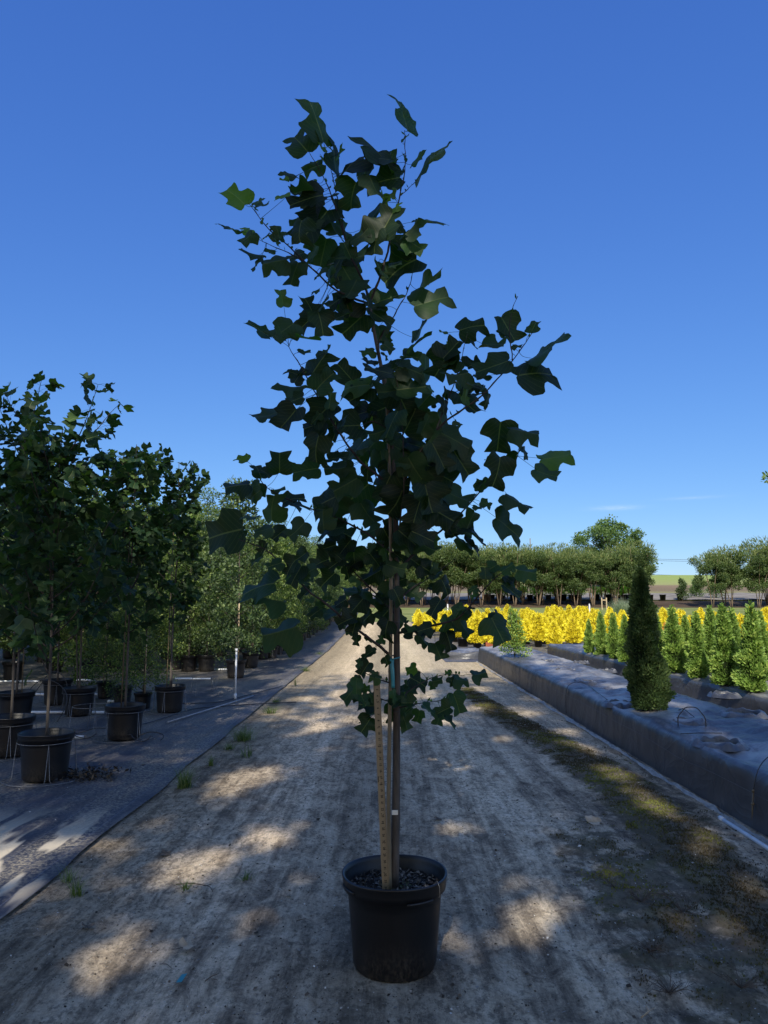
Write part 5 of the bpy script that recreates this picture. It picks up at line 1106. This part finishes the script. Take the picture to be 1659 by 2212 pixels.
stick('wood_sliver', [(386, 2124, 0), (397, 2117, .003), (405, 2111, 0)], .003, 'pale wood sliver beside the teal ribbon scrap', 'stick', 'wood')

# ------------------------------------------------------------------ shade trees behind the camera (their shadow covers the lane)
SPOTS = [(520, 1690, .25), (560, 1672, .22), (480, 1712, .15), (590, 1805, .16), (560, 1812, .10), (655, 1786, .06), (395, 1890, .16), (462, 1865, .12), (562, 1985, .10), (250, 2055, .15), (205, 2100, .11), (150, 2160, .05), (60, 1800, .09), (120, 1845, .08), (40, 1890, .08), (180, 1835, .07), (15, 1850, .1), (90, 1925, .06),
    (510, 2055, .05), (690, 1572, .2), (800, 1612, .12), (890, 1608, .13), (915, 1634, .12), (950, 1650, .13), (973, 1709, .12), (1000, 1655, .10), (980, 1742, .08), (988, 1799, .10), (960, 1788, .07), (678, 1781, .05),
    (965, 2030, .11), (1000, 2058, .10), (1130, 2005, .11), (1115, 1925, .09), (1215, 1965, .10), (1155, 2040, .09), (1205, 1920, .02), (1340, 1679, .18), (1300, 1662, .15), (1480, 1774, .13), (1540, 1819, .12), (1629, 1929, .08), (1600, 1900, .06),
    (1135, 1542, .2), (1219, 1582, .18), (1275, 1625, .16), (1230, 1610, .12), (1083, 1598, .14), (1000, 1662, .08), (1400, 1745, .13), (1380, 1715, .14), (1510, 1850, .11), (1350, 1900, .07), (1450, 1990, .07), (1560, 2010, .08), (1250, 1850, .06), (700, 2090, .05), (650, 1905, .04), (600, 1540, .2), (660, 1510, .25), (720, 1520, .25), (620, 1590, .12), (840, 1560, .2), (960, 1560, .2), (1040, 1530, .2), (760, 1500, .4), (900, 1500, .4), (1030, 1490, .3)]
beams = []
for (x, y, r_) in SPOTS: beams.append((G(x, y), r_))
for (x, y, Y, r_) in [(1190, 990, 3.55, .0), (489, 400, 3.1, -.02), (1405, 1520, 8.0, .16), (1400, 1470, 8.0, .10), (1150, 640, 3.1, .05), (100, 900, 6, .04), (190, 950, 6, .03), (330, 960, 8.5, .1), (60, 1010, 6, .08), (1660, 1560, 7.5, .15), (1555, 1600, 6.6, .12), (1470, 1570, 7.3, .10), (1590, 1640, 6.1, .09)]: beams.append((P(x, y, Y), r_))
for (x, y, Y, r_) in [(1330, 1500, 10.5, .25), (1440, 1530, 8.6, .16), (1240, 1450, 13, .3), (1560, 1660, 5.6, .06), (440, 1560, 9.5, .14), (400, 1500, 11, .2), (480, 1540, 10, .16), (250, 1640, 6.6, .06), (340, 1440, 12, .3), (420, 1380, 12, .3)]: beams.append((P(x, y, Y), r_))
for a_ in ARB:
    q_ = G(a_[0], a_[1] - 4, .39); beams += [(q_ + Vector((0, 0, .3)), .28), (q_ + Vector((0, 0, .8)), .28)]
def carve(C, tol=1.0):
    s = np.array(TO_SUN); keep = np.ones(len(C), bool)
    for p, r_ in beams:
        d = C - np.array(p); t = d @ s; q = np.linalg.norm(d - t[:, None] * s, axis=1); keep &= q > r_ * 1.0 + .045
    return keep
def shade_tree(x, y, H, hb, Rc, n, seed, label, elong=1.0, thin=99):
    g = np.random.default_rng(seed); r = empty('shade_tree', (x, y, 0), 0, label, 'tree', 'tall shade trees behind the viewpoint')
    MB().tube(resample([(0, 0, -.1), (.15, 0, H * .35), (0, .1, H * .85)], 14), [.30 * (1 - .065 * i) for i in range(14)], 12).build('trunk', M['bark'], r)
    cs = []; rs = []; br = MB()
    for k in range(46):
        f = (k + .5) / 46; z = hb + (H - hb) * f * .93; az = k * 2.4; rr = Rc * (math.sin(math.pi * (.2 + .72 * f)) ** .5) * g.uniform(.1, .85)
        c = (rr * math.cos(az) * elong, rr * math.sin(az), z); cs.append(c); q = Rc * g.uniform(.24, .4); rs.append((q, q, q * .75))
        br.tube(resample([(0, 0, max(2.5, z - rr * .8)), (c[0] * .5, c[1] * .5, z - rr * .3), c], 6), [.045 * (1 - .15 * i) for i in range(6)], 5, False)
    br.build('limbs', M['bark'], r)
    k = len(cs); idx = g.integers(0, k, n); d = unit(g.normal(size=(n, 3))); pos = np.array(cs)[idx] + d * np.array(rs)[idx] * (g.uniform(0, 1.05, n) ** .5)[:, None]
    keep = carve(pos + np.array([x, y, 0])); pos = pos[keep]; pos = pos[g.uniform(0, 1, len(pos)) < np.clip(1 - (pos[:, 2] - thin) / 4.5, .28, 1)]; m = len(pos)
    L = .19 * g.uniform(.7, 1.3, m)
    link('crown', quads_mesh('crown', *kites(pos, rdir(m), rdir(m) + np.array([0, 0, .4]), L, L * .62, g.uniform(0, 1, m))), M['shade'], r); return r
shade_tree(-1.65, -7.2, 18.6, 2.6, 4.1, 55000, 901, 'tall broad tree behind the viewpoint whose shade covers the pot and lane', thin=13.3)
shade_tree(-7.4, -6.8, 18.2, 2.6, 4.2, 51000, 902, 'tall tree behind the viewpoint on the left that shades the potted row', thin=14)
shade_tree(.75, -8.6, 15.0, 3.0, 2.7, 29000, 903, 'smaller tree behind the viewpoint on the right that shades the raised bed')
# side tree whose branch tip just enters at the right picture edge
p = P(1652, 1032, 14); r = empty('tree', (p.x + 3.3, 14.2, 0), 0, 'branch tip of a tree just entering at the right picture edge above the far trees', 'tree')
MB().tube(resample([(0, 0, 0), (.1, 0, 2.5), (0, 0, 5.2)], 10), [.14 - .011 * i for i in range(10)], 8).build('trunk', M['bark'], r)
tip = Vector((-3.3, -.2, p.z)); MB().tube(resample([(0, 0, 2.6), (-1.6, -.1, p.z - .35), tip], 10), [.03 - .0027 * i for i in range(10)], 6).build('limb', M['bark'], r)
g2 = np.random.default_rng(33); cs = [(-.4 + 1.2 * math.cos(k * 2.4), 1.2 * math.sin(k * 2.4), 3.2 + .12 * k) for k in range(18)]; rs = [(.6, .6, .5)] * 18
V1, F1, C1 = crown_kites(g2, 5000, cs, rs, .08, .5, .45); V2, F2, C2 = crown_kites(g2, 150, [tuple(tip + Vector((.08, 0, .0))), tuple(tip + Vector((.32, 0, -.05)))], [(.13, .13, .11), (.22, .2, .2)], .07, .55, .6)
link('crown', quads_mesh('crown', np.concatenate([V1, V2]), np.concatenate([F1, F2 + len(V1)]), np.concatenate([C1, C2])), M['oak'], r)
for o in list(col.objects):      # drop nothing, but make sure every prototype that was never placed is gone
    pass
